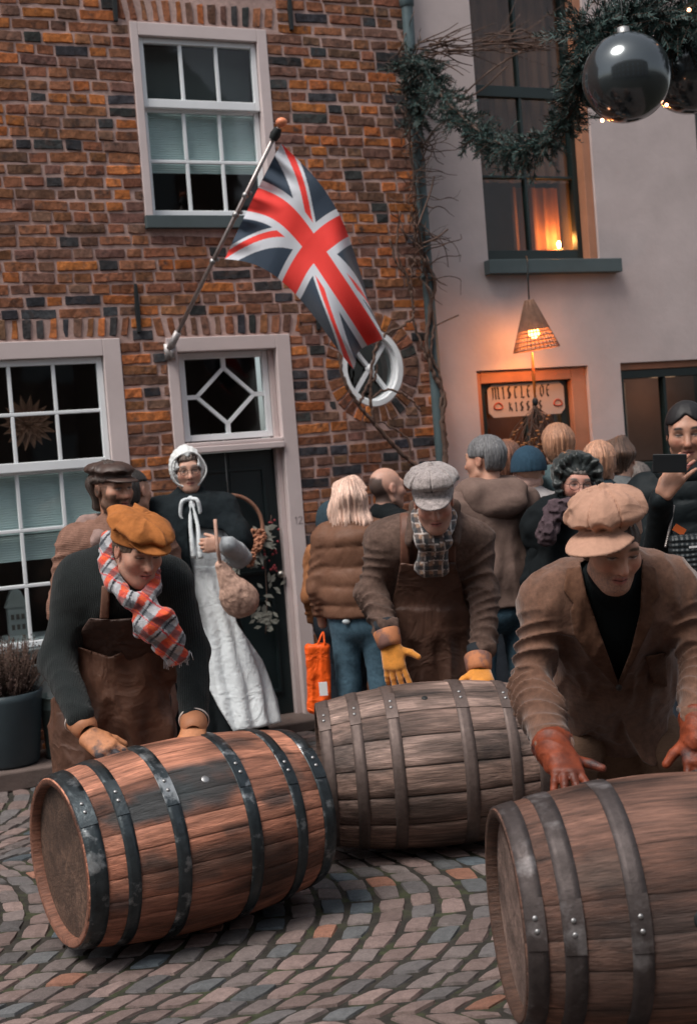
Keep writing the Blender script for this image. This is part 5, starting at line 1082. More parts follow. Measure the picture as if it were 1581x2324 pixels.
    newsboy(H, 1.0, None, 'cap', rt, puff=(.112, .122, .060), cz=.104, twist=3, tilt=.02, seed=8.1, brimk=dict(yf=.158, w=.078, z0=.070, drop=.04), amp=.003, mat=tg)
    glm = M('yellow_ochre_suede', (.58, .22, .025), .8, n=(10, .3), n2=(50, .15), bump=[('n', 40, .7), ('n', 200, .4)], sheen=.4, mix=((.28, .12, .07), 6, .62, .04)); cuf = M('cuff_suede', (.44, .17, .075), .8, n=(8, .3), bump=[('n', 40, .6)], mix=((.20, .10, .08), 12, .50, .05))
    hL = hand(P(885, 1462, 5.56), (.10, -.22, -.96), (-.22, -.95, .2), -1, 1.10, 1.22, curl=(.10, .16, .22, .30), tspread=1.35, tcurl=-.1, spread=.20)
    hR = hand(P(1086, 1515, 5.58), (.05, -.86, -.50), (.02, -.45, .88), 1, 1.10, 1.22, curl=(.16, .2, .22, .25), tspread=1.1, tcurl=.1, spread=.28)
    for h, w0, w1, kq in ((hL, P(876, 1434, 5.58), P(884, 1462, 5.56), .052), (hR, P(1084, 1492, 5.60), P(1086, 1516, 5.57), .054)):
        g_ = blob('glove', h, h.center - .17, h.center + .17, .0044, glm, rt); d = (w1 - w0) / np.linalg.norm(w1 - w0)
        mk('cuff', *lathe([(-.005, kq + .003), (.0, kq + .006), (.055, kq + .001), (.070, kq - .006), (.072, kq - .012)], w0, d, 28), cuf, g_)
        mk('sweater_cuff', *tube([w0 - d * .05, w0 + d * .01], .045, 20), M('navy_rib', (.015, .02, .026), .9), g_)
man_mid()
# ================================================================ man on the left, ochre flat cap
def man_left():
    shL, shR = P(172, 1335, 4.98), P(392, 1335, 4.90); elL, wrL = P(130, 1500, 4.92), P(182, 1628, 4.66); elR, wrR = P(436, 1480, 4.95), P(440, 1632, 4.80)
    ch, wa, pe = P(275, 1385, 5.02), P(275, 1520, 5.20), P(272, 1600, 5.32); nk = P(292, 1275, 4.86)
    rt = root('person', 'man in ochre flat cap, black ribbed sweater and red plaid scarf behind the left barrel', 'person', (pe[0], pe[1], 0), PG_MEN)
    H = hframe(P(312, 1250, 4.72), yaw=34, pitch=22, roll=-3); hips = [pe + X1 * o for o in (-.11, .10)]; kn = [np.array([q[0], 5.22, .50]) for q in hips]; an = [np.array([q[0], 5.45, .07]) for q in hips]
    limbs = [cap(nk, H[0] - H[1][2] * .05 - H[1][1] * .02, .058, .055), cap(ch, pe, .10, .10, flat=(X1, 1.4)), cap(shL, shR, .05)] + [cap(a, b, .045, .04) for a, b in ((shL, elL), (shR, elR), (elL, wrL), (elR, wrR))] + [cap(a, b, .065, .05) for a, b in zip(hips, kn)] + [cap(a, b, .05, .035) for a, b in zip(kn, an)]
    lo, hi = bb([shL, shR, elL, elR, wrL, wrR, pe, H[0]] + an, .15)
    body_mesh(rt, H, 1.0, limbs, [], face_col(H, skin=(.46, .25, .18), hairc=(.10, .06, .04), stub=.25, lid=.66, brow=.9), lo, hi, hv=.0026)
    torso = U([cap(ch + (-.02, 0, .05), wa, .145, .130, flat=(X1, 1.5)), cap(wa, pe, .130, .135, flat=(X1, 1.4)), cap(shL + (.03, 0, .02), shR - (.03, 0, -.02), .070), cap(P(262, 1262, 4.98), P(180, 1305, 5.0), .065, .07), cap(P(300, 1270, 4.95), P(385, 1310, 4.93), .06, .07)], .08)
    kt = M('black_ribbed_wool', (.0055, .009, .0095), .95, n=(8, .2), n2=(150, .4), bump=[('n', 260, .9), ('x', 40, .35)], sheen=.06)
    sl = [cap(shL, elL, .074, .062, fold=(.10, .006)), cap(elL, wrL, .068, .048, fold=(.07, .005)), cap(shR, elR, .074, .060, fold=(.10, .006)), cap(elR, wrR, .066, .052, fold=(.07, .005))]
    lo, hi = bb([shL, shR, elL, elR, wrL, wrR, pe], .16); def_ = U([U([torso] , .01), U(sl, .03), cap(nk - (0, -.01, .02), nk + (.02, -.03, .04), .075, .066)], .05)
    blob('sweater', wr(def_, 7, .004), lo, hi, .008, kt, rt)
    le = leather('worn_brown_apron_leather', (.100, .048, .031), .48, .38); le2 = leather('dark_bib_leather', (.048, .027, .021), .50, .3)
    fr_ = half(ch + (0, .06, 0), (0, 1, 0)); hipf = U([torso, cap(wa + (0, -.05, 0), pe + (-.02, -.10, -.38), .165, .21, flat=(X1, 1.22))], .08)
    bib = INT(wr(OFF(torso, .024), 6, .005), outline([(203, 1403), (255, 1406), (310, 1402), (352, 1400), (400, 1440), (402, 1500), (330, 1512), (240, 1500), (176, 1490), (178, 1440)], 5.0))
    blob('apron_bib', INT(bib, fr_), ch - .42, ch + .42, .0075, le2, rt)
    skirt = INT(wr(OFF(hipf, .034), 4.2, .020, 3, (1.5, 1, .5)), outline([(160, 1462), (250, 1492), (330, 1455), (345, 1452), (362, 1462), (398, 1500), (405, 1560), (412, 1720), (400, 1830), (112, 1830), (108, 1700), (100, 1600), (150, 1560)], 5.1))
    lo, hi = bb([ch, pe + (0, 0, -.60)], .40); blob('apron', INT(skirt, fr_), lo, hi, .0075, le, rt)
    strp = INT(INT(OFF(torso, .022), half(ch + (0, .1, 0), (0, 1, 0))), outline([(231, 1330), (250, 1330), (247, 1405), (226, 1405)], 4.95)); blob('apron_strap', strp, ch - .4, ch + .4, .006, M('strap_leather', (.15, .07, .045), .6, n=(8, .3)), rt)
    leg = [cap(a, b, .11, .09) for a, b in zip(hips, kn)] + [cap(a, b, .09, .07) for a, b in zip(kn, an)]; lo, hi = bb(hips + kn + an, .18); blob('trousers', U(leg, .03), lo, hi, .014, cloth('dark_brown_trousers', (.05, .035, .03)), rt)
    for a in an: shoe(a, np.array([0, -1., 0]), m_shoe, rt)
    # scarf: loop round the neck and two hanging ends
    def pl(V):
        V = V + .016 * np.stack([fbm(A3(V), 8, 2), 0 * V[:, 0], fbm(A3(V) + 9, 8, 2)], -1); a = (V @ A3((.80, .1, -.60))) / .070; b = (V @ A3((.55, .1, .83))) / .070; C = np.repeat(np.array([[.40, .40, .42]]), len(V), 0); fa, fb = np.mod(a, 1), np.mod(b, 1)
        C[(fa < .42)] = (.55, .06, .03); C[(fb < .35)] = C[(fb < .35)] * .35 + np.array((.02, .03, .04)); C[(fa < .42) & (fb > .62)] = (.72, .10, .03); C[(fa > .55) & (fa < .66)] = (.025, .03, .04); C[(fb > .86) & (fb < .93)] = (.50, .05, .06); return C
    m_pl = M('red_plaid_wool', rough=.95, attr=True, n=(60, .15), bump=[('n', 160, .8), ('n', 40, .4)], sheen=.3)
    loop = [P(250, 1222, 4.86), P(240, 1275, 4.78), P(258, 1325, 4.68), P(295, 1362, 4.62), P(330, 1368, 4.62), P(345, 1335, 4.70), P(340, 1290, 4.84), P(290, 1225, 4.95)]
    lp = [cap(a, b, .030, .028, fold=(.03, .006)) for a, b in zip(loop, loop[1:])]
    e1 = [cap(P(318, 1368, 4.62), P(352, 1412, 4.62), .030, .042, flat=(X1, 1.5)), cap(P(352, 1412, 4.62), P(385, 1462, 4.66), .030, .030, flat=(X1, 1.9)), cap(P(385, 1462, 4.66), P(408, 1492, 4.68), .024, .018, flat=(X1, 2.4))]
    e2 = [cap(P(315, 1368, 4.64), P(317, 1440, 4.72), .016, .017, flat=(X1, 1.4))]
    lo, hi = bb(loop + [P(408, 1500, 4.68)], .1); sc_ = blob('scarf', U([wr(U(lp, .012), 14, .006), wr(U(e1, .03), 12, .007), U(e2, .01)], .012), lo, hi, .0048, m_pl, rt, col=pl)
    fr = []; e = P(408, 1492, 4.68)
    for i in range(26):
        q = P(374 + i * 2.4, 1502 + 4 * math.sin(i) - i * .35, 4.67); fr.append(tube([q + (0, 0, .02), q + (rng.normal(0, .003), 0, -.008 - .018 * rng.random())], .0014, 3))
    mk('fringe', *join(fr), M('fringe_wool', (.5, .5, .52), .9), sc_)
    blob('hair', hairf(H, 1., .006, -.02, front=.03, fringe=.0, strand=.003), H[0] - .15, H[0] + .15, .005, M('cropped_hair', (.10, .065, .045), .7, n=(60, .4), bump=[('n', 200, .8)]), rt)
    oc_ = cloth('ochre_corduroy_cap', (.36, .128, .036), .85, sc=160, amp=.2, sheen=.6)
    newsboy(H, 1.0, None, 'cap', rt, puff=(.104, .138, .046), cz=.092, tilt=-.12, twist=-8, seed=5.1, brimk=dict(yf=.150, w=.076, z0=.076, drop=.035, y0=.06), amp=.005, mat=oc_, flat=True)
    gl = M('tan_work_glove_leather', (.42, .175, .08), .6, n=(10, .4), n2=(60, .2), bump=[('n', 40, .7), ('n', 200, .4)], mix=((.045, .04, .045), 8, .53, .05)); cf = M('cuff_leather', (.42, .175, .085), .6, n=(8, .3), bump=[('n', 30, .7)])
    hL = hand(P(200, 1672, 4.62), (.72, -.50, -.42), (-.28, -.45, .85), -1, 1.08, 1.16, curl=(.36, .42, .46, .50), tspread=.6, tcurl=.5, spread=.14)
    hR = hand(P(438, 1650, 4.76), (.10, -.72, -.50), (.0, -.3, .92), 1, 1.08, 1.26, curl=(.4, .42, .45, .5), tspread=.9, tcurl=.4, spread=.05)
    for h, w0, w1 in ((hL, P(180, 1634, 4.68), P(204, 1668, 4.62)), (hR, P(440, 1636, 4.79), P(439, 1660, 4.73))):
        g_ = blob('glove', h, h.center - .17, h.center + .17, .0040, gl, rt); d = (w1 - w0) / np.linalg.norm(w1 - w0)
        mk('cuff', *lathe([(-.002, .046), (.0, .052), (.05, .046), (.07, .038), (.075, .030)], w0, d, 28), cf, g_)
        mk('cuff_piping', *tube([w0 + .0525 * (math.cos(a) * frame_of(d)[0] + math.sin(a) * frame_of(d)[1]) for a in np.linspace(0, 2 * math.pi, 30)], .0042, 6, False), M('cream_piping', (.6, .52, .47), .8), g_)
man_left()
# ================================================================ onlookers
Z1 = np.array([0, 0, 1.])
def bystander(label, c, yaw, coat, legs, hair=None, hairm=None, wide=1.0, hem=.50, pitch=0, roll=0, fold=(.09, .006), arms=None, skin=(.50, .28, .20), hl=None, fc=None, extra=None, group=PG_BG, hands=(), byaw=None, coatname='coat', vox=.011, shoes=True, neck=.0, lean=None, hv=.0048, puff=None, hairname='hair'):
    H = hframe(P(*c), yaw, pitch, roll); Hz = H[0][2] + .12; f = hframe((0, 0, 0), yaw if byaw is None else byaw)[1]; X, Fw = f[0], f[1]; b = np.array([H[0][0], H[0][1], 0]) - Fw * .03 + (lean if lean is not None else 0)
    J = lambda x, y, z: b + X * x * Hz * wide + Fw * y * Hz + Z1 * z * Hz
    rt = root('person', label, 'person', (b[0], b[1], 0), group)
    sh = [J(s * .105, 0, .800) for s in (-1, 1)]; el = [J(s * .145, -.01, .625) for s in (-1, 1)]; wr_ = [J(s * .15, .05, .485) for s in (-1, 1)]
    if arms:
        for k, v in arms.items(): {'eL': el, 'eR': el, 'wL': wr_, 'wR': wr_}[k][0 if k[1] == 'L' else 1] = np.asarray(v, float)
    ch, wa, pe = J(0, .0, .74), J(0, 0, .60), J(0, 0, .52); nk = J(0, .0, .845); hp = [J(s * .052, 0, .50) for s in (-1, 1)]; kn = [J(s * .06, .01, .28) for s in (-1, 1)]; an = [J(s * .065, -.02, .045) for s in (-1, 1)]
    limbs = [cap(nk, H[0] - H[1][2] * .05 - H[1][1] * .015, .055, .052), cap(ch, pe, .09, .09, flat=(X, 1.35)), cap(*sh, .045)] + [cap(a, q, .04, .035) for a, q in zip(sh, el)] + [cap(a, q, .035, .027) for a, q in zip(el, wr_)] + [cap(a, q, .065, .045) for a, q in zip(hp, kn)] + [cap(a, q, .048, .032) for a, q in zip(kn, an)]
    lo, hi = bb([H[0], *sh, *el, *wr_, *an], .17); body_mesh(rt, H, 1., limbs, hands, fc or face_col(H, skin=skin), lo, hi, v=.02, hv=hv, hl=hl)
    w = wide; torso = U([cap(J(0, 0, .765), wa, .118 * w, .112 * w, flat=(X, 1.45)), cap(wa, J(0, 0, max(hem, .50)), .114 * w, .122 * w, flat=(X, 1.4)), cap(sh[0] * .93 + sh[1] * .07, sh[1] * .93 + sh[0] * .07, .068), cap(J(0, -.005, .80), nk, .085, .058)] + ([cap(J(0, 0, .50), J(0, 0, hem), .125 * w, .15 * w, flat=(X, 1.35))] if hem < .48 else []), .08)
    if puff:
        t0 = torso; torso = lambda p: t0(p) - .016 * np.abs(np.sin((p[:, 2] + .010 * vnoise(p * 7)) * math.pi / puff)) ** .45 - .0035 * vnoise(p * 26) - .003 * vnoise(p * 11)
    arm = U([cap(a, q, .068, .056, fold=fold) for a, q in zip(sh, el)] + [cap(a, q - (q - a) * .04, .056, .046, fold=(fold[0] * .7, fold[1])) for a, q in zip(el, wr_)], .03)
    cf = U([torso, arm], .035) if puff else wr(U([torso, arm], .035), 6, .009, 3, (1.4, 1.4, .7)); ct = blob(coatname, INT(cf, half(J(0, 0, hem), -Z1)) if hem >= .5 else cf, *bb([*sh, *el, *wr_, J(0, 0, min(hem, .5))], .2), vox, coat, rt)
    if legs: blob('trousers', U([cap(pe, J(0, 0, .49), .115, .115, flat=(X, 1.35))] + [cap(a, q, .088, .066, fold=(.09, .004)) for a, q in zip(hp, kn)] + [cap(a, q, .066, .060, fold=(.06, .005)) for a, q in zip(kn, an)], .025), *bb([pe, *kn, *an], .17), .013, legs, rt)
    if shoes:
        for a in an: shoe(a, Fw, m_shoe, rt)
    if hair: hk = hairm.get('hair'); blob(hairname, hair(H), H[0] - .28, H[0] + .22, .0055, hairm, rt, col=haircol(H, list(hk)) if hk else None)
    return rt, H, J, f, dict(sh=sh, el=el, wr=wr_)
def hm(name, c, n2=.45):
    m = M(name, c, .5, attr=True, n=(60, .3), n2=(150, n2 * .7), bump=[('n', 150, 1.2)], sheen=.05, cs=(1, 1, .10)); m['hair'] = c; return m
jeans = cloth('blue_denim', (.062, .115, .155), .9, amp=.3, sc=250); dk = cloth('black_cloth', (.0075, .010, .0115), .9, sheen=.08); dkt = cloth('dark_navy_trousers', (.02, .025, .033), .9, sheen=.05)
# brown cap man
rt, H, J, f, q = bystander('man in dark brown flat cap and brown corduroy coat behind the ochre capped man', (254, 1112, 5.95), 48, cloth('pinkish_brown_corduroy', (.21, .115, .085), .88, rib=('z', 40, .3), amp=.22, sheen=.3), dkt,
    hair=lambda H: hairf(H, 1., .016, -.10, front=.03, fringe=.035, strand=.007, wavy=.6), hairm=hm('wavy_dark_brown_hair', (.045, .030, .024)), wide=1.08, hem=.33, pitch=3, byaw=15, group=PG_MEN, fc=None, fold=(.07, .010), hv=.0036, vox=.009, hl=head_local(nose=1.15),
    )
rt.children[0].data.color_attributes['Col'].data.foreach_set('color', np.concatenate([face_col(H, skin=(.47, .25, .17), hairc=(.045, .03, .022), beard=.9, lid=.3)(np.array([v.co for v in rt.children[0].data.vertices]) + base_of(rt)), np.ones((len(rt.children[0].data.vertices), 1))], 1).astype(np.float32).ravel())
newsboy(H, 1., None, 'cap', rt, puff=(.098, .128, .040), cz=.088, tilt=-.04, seed=2., brimk=dict(yf=.152, w=.074, z0=.066, drop=.03, y0=.06), amp=.003, mat=M('dark_brown_leather_cap', (.055, .034, .028), .5, n=(12, .4)), flat=True)
blob('collar', wr(U([cap(J(-.07, -.02, .835), J(-.045, .06, .80), .035, .035), cap(J(-.045, .06, .80), J(.02, .075, .77), .035, .03), cap(J(.02, .075, .80), J(.06, .03, .825), .035), cap(J(.07, -.01, .845), J(-.07, -.02, .845), .035)], .03), 14, .005), J(0, 0, .8) - .25, J(0, 0, .8) + .25, .007, cloth('mauve_grey_scarf', (.27, .185, .165), .9, sc=120, st=.8), rt)
# someone half hidden between him and the bonneted woman
bystander('dark haired onlooker almost hidden behind the brown capped man', (303, 1118, 7.2), 150, dk, dkt, hair=lambda H: hairf(H, 1., .012, -.06, front=.03), hairm=hm('near_black_hair', (.018, .015, .014)))
# bonneted woman
def bonnet_woman():
    D = 7.35; c = (425, 1070, D); blk = cloth('black_wool_shawl', (.012, .017, .020), .95, sc=120, st=.8, amp=.25, sheen=.12); wh = M('white_cotton_apron', (.62, .66, .68), .9, n=(4, .06), bump=[('w', 6, .9), ('w', 14, .5), ('n', 200, .2)], spec=.15)
    H = hframe(P(*c), 14, 4, 2); wL = P(492, 1238, D - .34); hd = hand(wL + (.035, 0, 0), (-.95, -.2, .05), (-.15, -.95, .1), 1, .98, 1.0, curl=(1.1, 1.15, 1.2, 1.2), tcurl=.5, tspread=.5, spread=.02)
    rt, H, J, f, q = bystander('woman in white bonnet, black shawl and long white apron beside the green door', c, 14, cloth('pale_grey_dress', (.36, .39, .41), .9, amp=.1), None, hair=lambda H: hairf(H, 1., .010, -.05, front=.052, fringe=.055, strand=.008, wavy=.7), hairm=hm('grey_brown_hair', (.17, .13, .11)), wide=.95, hem=.50, pitch=4, roll=2, byaw=10,
        arms=dict(eR=P(543, 1262, D - .12), wR=wL + (.05, 0, 0), eL=P(375, 1262, D + .02), wL=P(405, 1330, D - .1)), hands=(hd,), coatname='bodice', fold=(.05, .005), fc=face_col(H, skin=(.50, .29, .215), hairc=(.16, .12, .10), lid=.35, lips=(.38, .15, .12)), hv=.0036, hl=head_local(wide=.94, nose=.95))
    glasses(H, 1., rt, m_wire)
    w0, h0 = P(460, 1292, D - .02), P(548, 1668, D - .10)
    def skirt(off, a0, b0, ra, rb, k=13):
        base = cap(a0, b0, ra, rb, flat=(X1, 1.12)); mid = (a0 + b0) / 2
        def g(p):
            an = np.arctan2(p[:, 1] - mid[1] - (p[:, 2] - mid[2]) * (b0[1] - a0[1]) / (b0[2] - a0[2]), p[:, 0] - mid[0] - (p[:, 2] - mid[2]) * (b0[0] - a0[0]) / (b0[2] - a0[2])); t = np.clip((a0[2] - p[:, 2]) / (a0[2] - b0[2]), 0, 1)
            return base(p) - off - (.004 + .012 * t) * (np.abs(np.sin(an * k / 2 + 1.2 * vnoise(p * 4))) ** 1.4 * 2 - 1) - .014 * t * fbm(p, 5, 2)
        return INT(g, half(b0 - (0, 0, .0), (-.03, 0, -1)))
    blob('dress_skirt', INT(skirt(0, P(452, 1290, D + .06), P(500, 1686, D + .02), .13, .25), half((0, 0, .03), -Z1)), *bb([P(452, 1290, D), P(505, 1690, D)], .42), .013, dk, rt)
    ap = INT(skirt(.014, w0, h0, .115, .205), outline([(436, 1286), (496, 1286), (508, 1330), (540, 1420), (596, 1500), (628, 1580), (639, 1640), (590, 1652), (530, 1662), (498, 1610), (472, 1560), (466, 1500), (458, 1430), (440, 1340)], D))
    blob('apron', ap, *bb([w0, h0], .36), .0095, wh, rt)
    blob('apron_bib', INT(U([cap(P(462, 1228, D - .02), P(464, 1290, D - .02), .108, .115, flat=(X1, 1.35))], .01), outline([(424, 1140), (520, 1140), (530, 1300), (428, 1300)], D)), *bb([P(462, 1180, D), P(464, 1290, D)], .25), .009, wh, rt)
    shw = U([cap(J(-.10, 0, .80), J(.10, 0, .80), .082), cap(J(0, .02, .78), J(0, .03, .66), .155, .175, flat=(X1, 1.3)), cap(q['sh'][0], P(378, 1262, D + .02), .085, .10), cap(q['sh'][1], P(532, 1225, D - .04), .088, .092), cap(P(532, 1225, D - .04), P(535, 1245, D + .05), .085, .05), cap(J(0, 0, .80), J(0, .0, .86), .09, .065)], .07)
    shw2 = U([shw, cap(P(385, 1250, D + .06), P(420, 1640, D + .12), .13, .20)], .05)
    cut = INT(outline([(430, 1188), (462, 1200), (506, 1204), (530, 1230), (540, 1300), (560, 1700), (450, 1700), (444, 1420), (436, 1290), (426, 1230)], D), half(P(465, 1200, D + .03), (0, 1, 0)))
    blob('shawl', SUB(wr(shw2, 7, .007), cut), *bb([J(-.2, 0, .9), J(.2, 0, .66), P(420, 1660, D + .1), P(560, 1250, D)], .22), .0095, blk, rt)
    def bon(q_):
        x, y, z = q_[:, 0], q_[:, 1], q_[:, 2]; n = .0015 * np.sin(np.arctan2(x, z) * 26) + .004 * fbm(q_, 20, 2)
        sh_ = np.sqrt((x / .094) ** 2 + ((y + .02) / .118) ** 2 + ((z - .022) / .118) ** 2); d = np.abs((sh_ - 1) * .098 - n) - .0045; op = np.maximum(y - .068, -(y - .2)); d = np.maximum(d, y - .066 - .012 * np.cos(np.arctan2(x, z) * 6)); return np.maximum(d, -.115 - z + .7 * np.clip(-.02 - y, 0, 1))
    rim = lambda q_: np.sqrt((np.sqrt((q_[:, 0] / .97) ** 2 + (q_[:, 2] - .012) ** 2) - .098 - .003 * np.sin(np.arctan2(q_[:, 0], q_[:, 2]) * 5)) ** 2 + ((q_[:, 1] - .066) * .7) ** 2) - .0060
    blob('bonnet', U([inH(H, bon), inH(H, rim)], .008), H[0] - .17, H[0] + .17, .0048, cloth('white_bonnet_cotton', (.62, .64, .64), .9, sc=120, st=.5, amp=.1), rt)
    k = P(432, 1132, D - .13); T = []
    for a, b_ in (((-18, 30), (-8, 50)), ((16, 22), (28, 38))):
        pts = [k, k + np.array([a[0] / 408, -.03, -a[1] / 408 * .2]), k + np.array([a[0] * 1.25 / 408, -.02, -a[1] * 1.3 / 408]), k + np.array([b_[0] * .5 / 408, -.01, -b_[1] * .9 / 408]), k]; T.append(tube(spline(pts, 6), .011, 6))
    for x in (436, 452): T.append(tube(spline([k, P(x - 4, 1190, D - .17), P(x, 1235, D - .2), P(x + 4, 1268, D - .2)], 5), np.linspace(.009, .016, 16), 6))
    T.append(sphere(k, .016, 10, 8)); mk('bow', *join(T), wh, rt)
    shoe(P(585, 1672, D - .1) * (1, 1, 0), np.array([.3, -1, 0]), m_shoe, rt)
    # drawstring net pouch in her hand
    t = P(497, 1262, D - .38); rp = root('net_pouch', 'pinkish net drawstring pouch held by the bonneted woman', 'pouch', t)
    bl = U([cap(P(501, 1285, D - .36), P(530, 1340, D - .34), .028, .07), ell(P(545, 1362, D - .33), (.098, .07, .095))], .05); blob('pouch', lambda p: wr(bl, 22, .003)(p) - .003 * np.abs(np.sin(p[:, 0] * 150 + p[:, 2] * 90)), *bb([t, P(545, 1365, D - .3)], .14), .0062, cloth('net_pouch_cotton', (.42, .27, .21), .95, sc=90, st=1., amp=.3), rp)
    mk('strap', *tube(spline([P(488, 1180, D - .36), P(493, 1238, D - .42), P(499, 1275, D - .38), P(505, 1300, D - .37)], 5), [.010] * 16, 6), cloth('pink_strap', (.45, .28, .22)), rp)
bonnet_woman()
# blonde woman
rt, H, J, f, q = bystander('blonde woman in brown puffer jacket and blue jeans seen from behind', (797, 1142, 7.1), 168, cloth('brown_puffer', (.150, .075, .048), .5, sc=60, st=.3, amp=.12, sheen=.1), jeans, wide=.98, hem=.515, puff=.105, fold=(.08, .012),
    hair=lambda H: hairf(H, 1.04, .022, -.235, front=.03, fringe=.06, strand=.009, wavy=.5, long=[ell((0, -.055, -.07), (.105, .055, .135)), ell((-.06, -.03, -.10), (.055, .055, .11)), ell((.065, -.03, -.09), (.055, .055, .12))]), hairm=hm('pale_blonde_hair', (.66, .45, .36), .35))
mk('jeans_label', *sphere(J(.03, -.083, .508), (.022, .006, .014), 8, 6), M('label', (.45, .5, .52), .8), rt)
bg_ = P(720, 1470, 7.0); rb = root('carrier_bag', 'bright orange plastic carrier bag with white label beside the blue jeans', 'bag', (bg_[0], bg_[1], .1)); m_o = M('orange_plastic', (.80, .10, .008), .55, n=(8, .25), bump=[('w', 9, 1.2)], spec=.3)
blob('bag', wr(U([rbox(P(721, 1541, 7.0), (.064, .030, .185), .02, hframe((0, 0, 0), 0, 0, -4)[1])], .05), 11, .007, 3, (1.5, 1, .5)), *bb([P(722, 1480, 7.0), P(716, 1600, 7.0)], .13), .008, m_o, rb)
mk('handle', *tube(spline([P(716, 1480, 6.98), P(724, 1455, 6.98), P(733, 1436, 7.0), P(736, 1460, 6.98), P(734, 1485, 6.98)], 5), .006, 6), m_o, rb)
a_, b_ = P(723, 1549, 6.91), P(744, 1578, 6.91); mk('label', *boxv(a_, np.eye(3), (0, -.012, b_[2] - a_[2]), (b_[0] - a_[0], -.006, 0)), M('white_label', (.7, .7, .7), .6), rb, smooth=False)
# small figure between them, bald man
bystander('short onlooker in tan coat and navy hat, mostly hidden by the blonde woman', (756, 1190, 7.55), 172, cloth('tan_coat', (.30, .13, .06)), dkt, wide=.72, hair=lambda H: hairf(H, 1., .02, -.08, front=.05, fringe=.03), hairm=cloth('navy_hat_wool', (.03, .05, .065)), hairname='hat')
rt, H, J, f, q = bystander('balding man in black coat looking right behind the blonde woman', (878, 1110, 7.35), 118, dk, dkt, fc=face_col(hframe(P(878, 1110, 7.35), 118), skin=(.50, .29, .22), hairc=(.04, .032, .03), scalp=.9, stub=.4), wide=1.0)
# grey haired man in brown hooded jacket
hoodm = cloth('brown_hooded_jacket', (.155, .105, .088), .9, sc=200, st=.4, amp=.12, sheen=.3)
rt, H, J, f, q = bystander('tall grey haired man in brown hooded jacket and jeans seen from behind', (1101, 1046, 6.5), -128, hoodm, jeans, byaw=-165, wide=1.08, hem=.50, fold=(.10, .006), skin=(.50, .27, .19),
    hair=lambda H: hairf(H, 1., .010, -.050, nape=.012, front=.030, fringe=.012, strand=.006), hairm=hm('steel_grey_hair', (.13, .13, .135), .6), hv=.004)
blob('hood', wr(U([cap(J(-.06, .01, .845), J(.06, .01, .845), .060), cap(J(-.055, -.045, .835), J(.055, -.045, .835), .062, .062), ell(J(0, -.065, .80), (.135, .06, .07)), cap(J(-.07, .03, .83), J(-.05, .06, .81), .05, .04), cap(J(.07, .03, .83), J(.05, .06, .81), .05, .04)], .04), 6, .006), J(0, 0, .82) - .3, J(0, 0, .82) + .3, .0085, hoodm, rt)
bystander('reddish brown haired onlooker just right of the grey haired man', (1150, 1050, 7.6), 175, cloth('rust_coat', (.16, .07, .04)), dkt, hair=lambda H: hairf(H, 1., .018, -.12, front=.03), hairm=hm('auburn_hair', (.15, .065, .04)))
# teal jacket, beanie, others
teal = cloth('teal_grey_parka', (.075, .115, .125), .8, amp=.12, sheen=.15)
rt, H, J, f, q = bystander('person with straight light brown hair in teal grey parka facing the shop door', (1267, 1016, 7.25), 176, teal, dkt, hair=lambda H: hairf(H, 1., .020, -.075, nape=.012, front=.04, fringe=.04, strand=.006), hairm=hm('light_brown_hair', (.34, .17, .10), .5), wide=1.0)
blob('hood', wr(U([cap(J(-.055, -.02, .84), J(.055, -.02, .84), .065), ell(J(0, -.055, .80), (.13, .07, .085))], .05), 9, .008), J(0, 0, .82) - .28, J(0, 0, .82) + .28, .009, teal, rt)
bystander('person in navy beanie and pale pink scarf between the parka and the brown jacket', (1200, 1070, 7.0), 168, cloth('pale_coat', (.30, .28, .28)), dkt, hair=lambda H: INT(hairf(H, 1., .020, -.04, front=.09, fringe=-.02, strand=.002), inH(H, lambda q: .0 - q[:, 2])), hairm=cloth('navy_beanie_wool', (.025, .055, .085), .95), hairname='beanie', skin=(.5, .3, .22))
pk = P(1192, 1095, 7.0); blob('pink_scarf', wr(ell(pk, (.085, .08, .06)), 20, .006), pk - .14, pk + .14, .008, cloth('pale_pink_wool', (.60, .38, .32)), bpy.data.objects[[o.name for o in COL.objects if o.get('label', '').startswith('person in navy beanie')][0]])
bystander('person with short fair hair and navy jacket left of the curly haired one', (1361, 1056, 6.9), 168, cloth('navy_jacket', (.022, .040, .052), .8), dkt, hair=lambda H: hairf(H, 1., .015, -.080, nape=.014, front=.04, fringe=.04, strand=.006), hairm=hm('fair_hair', (.42, .22, .14), .5))
bystander('person with curly dark brown hair in grey jacket by the shop window', (1406, 1046, 7.25), 160, cloth('grey_jacket', (.12, .13, .135)), dkt, hair=lambda H: hairf(H, 1., .018, -.070, nape=.020, front=.04, fringe=.05, strand=.006, wavy=.8), hairm=hm('curly_brown_hair', (.095, .052, .035), .6), wide=1.0)
bystander('onlooker in grey coat at the far right behind the phone', (1446, 1098, 7.6), 172, cloth('grey_coat', (.15, .155, .16)), dkt, hair=lambda H: hairf(H, 1., .012, -.05), hairm=hm('grey_brown_short_hair', (.13, .11, .10)))
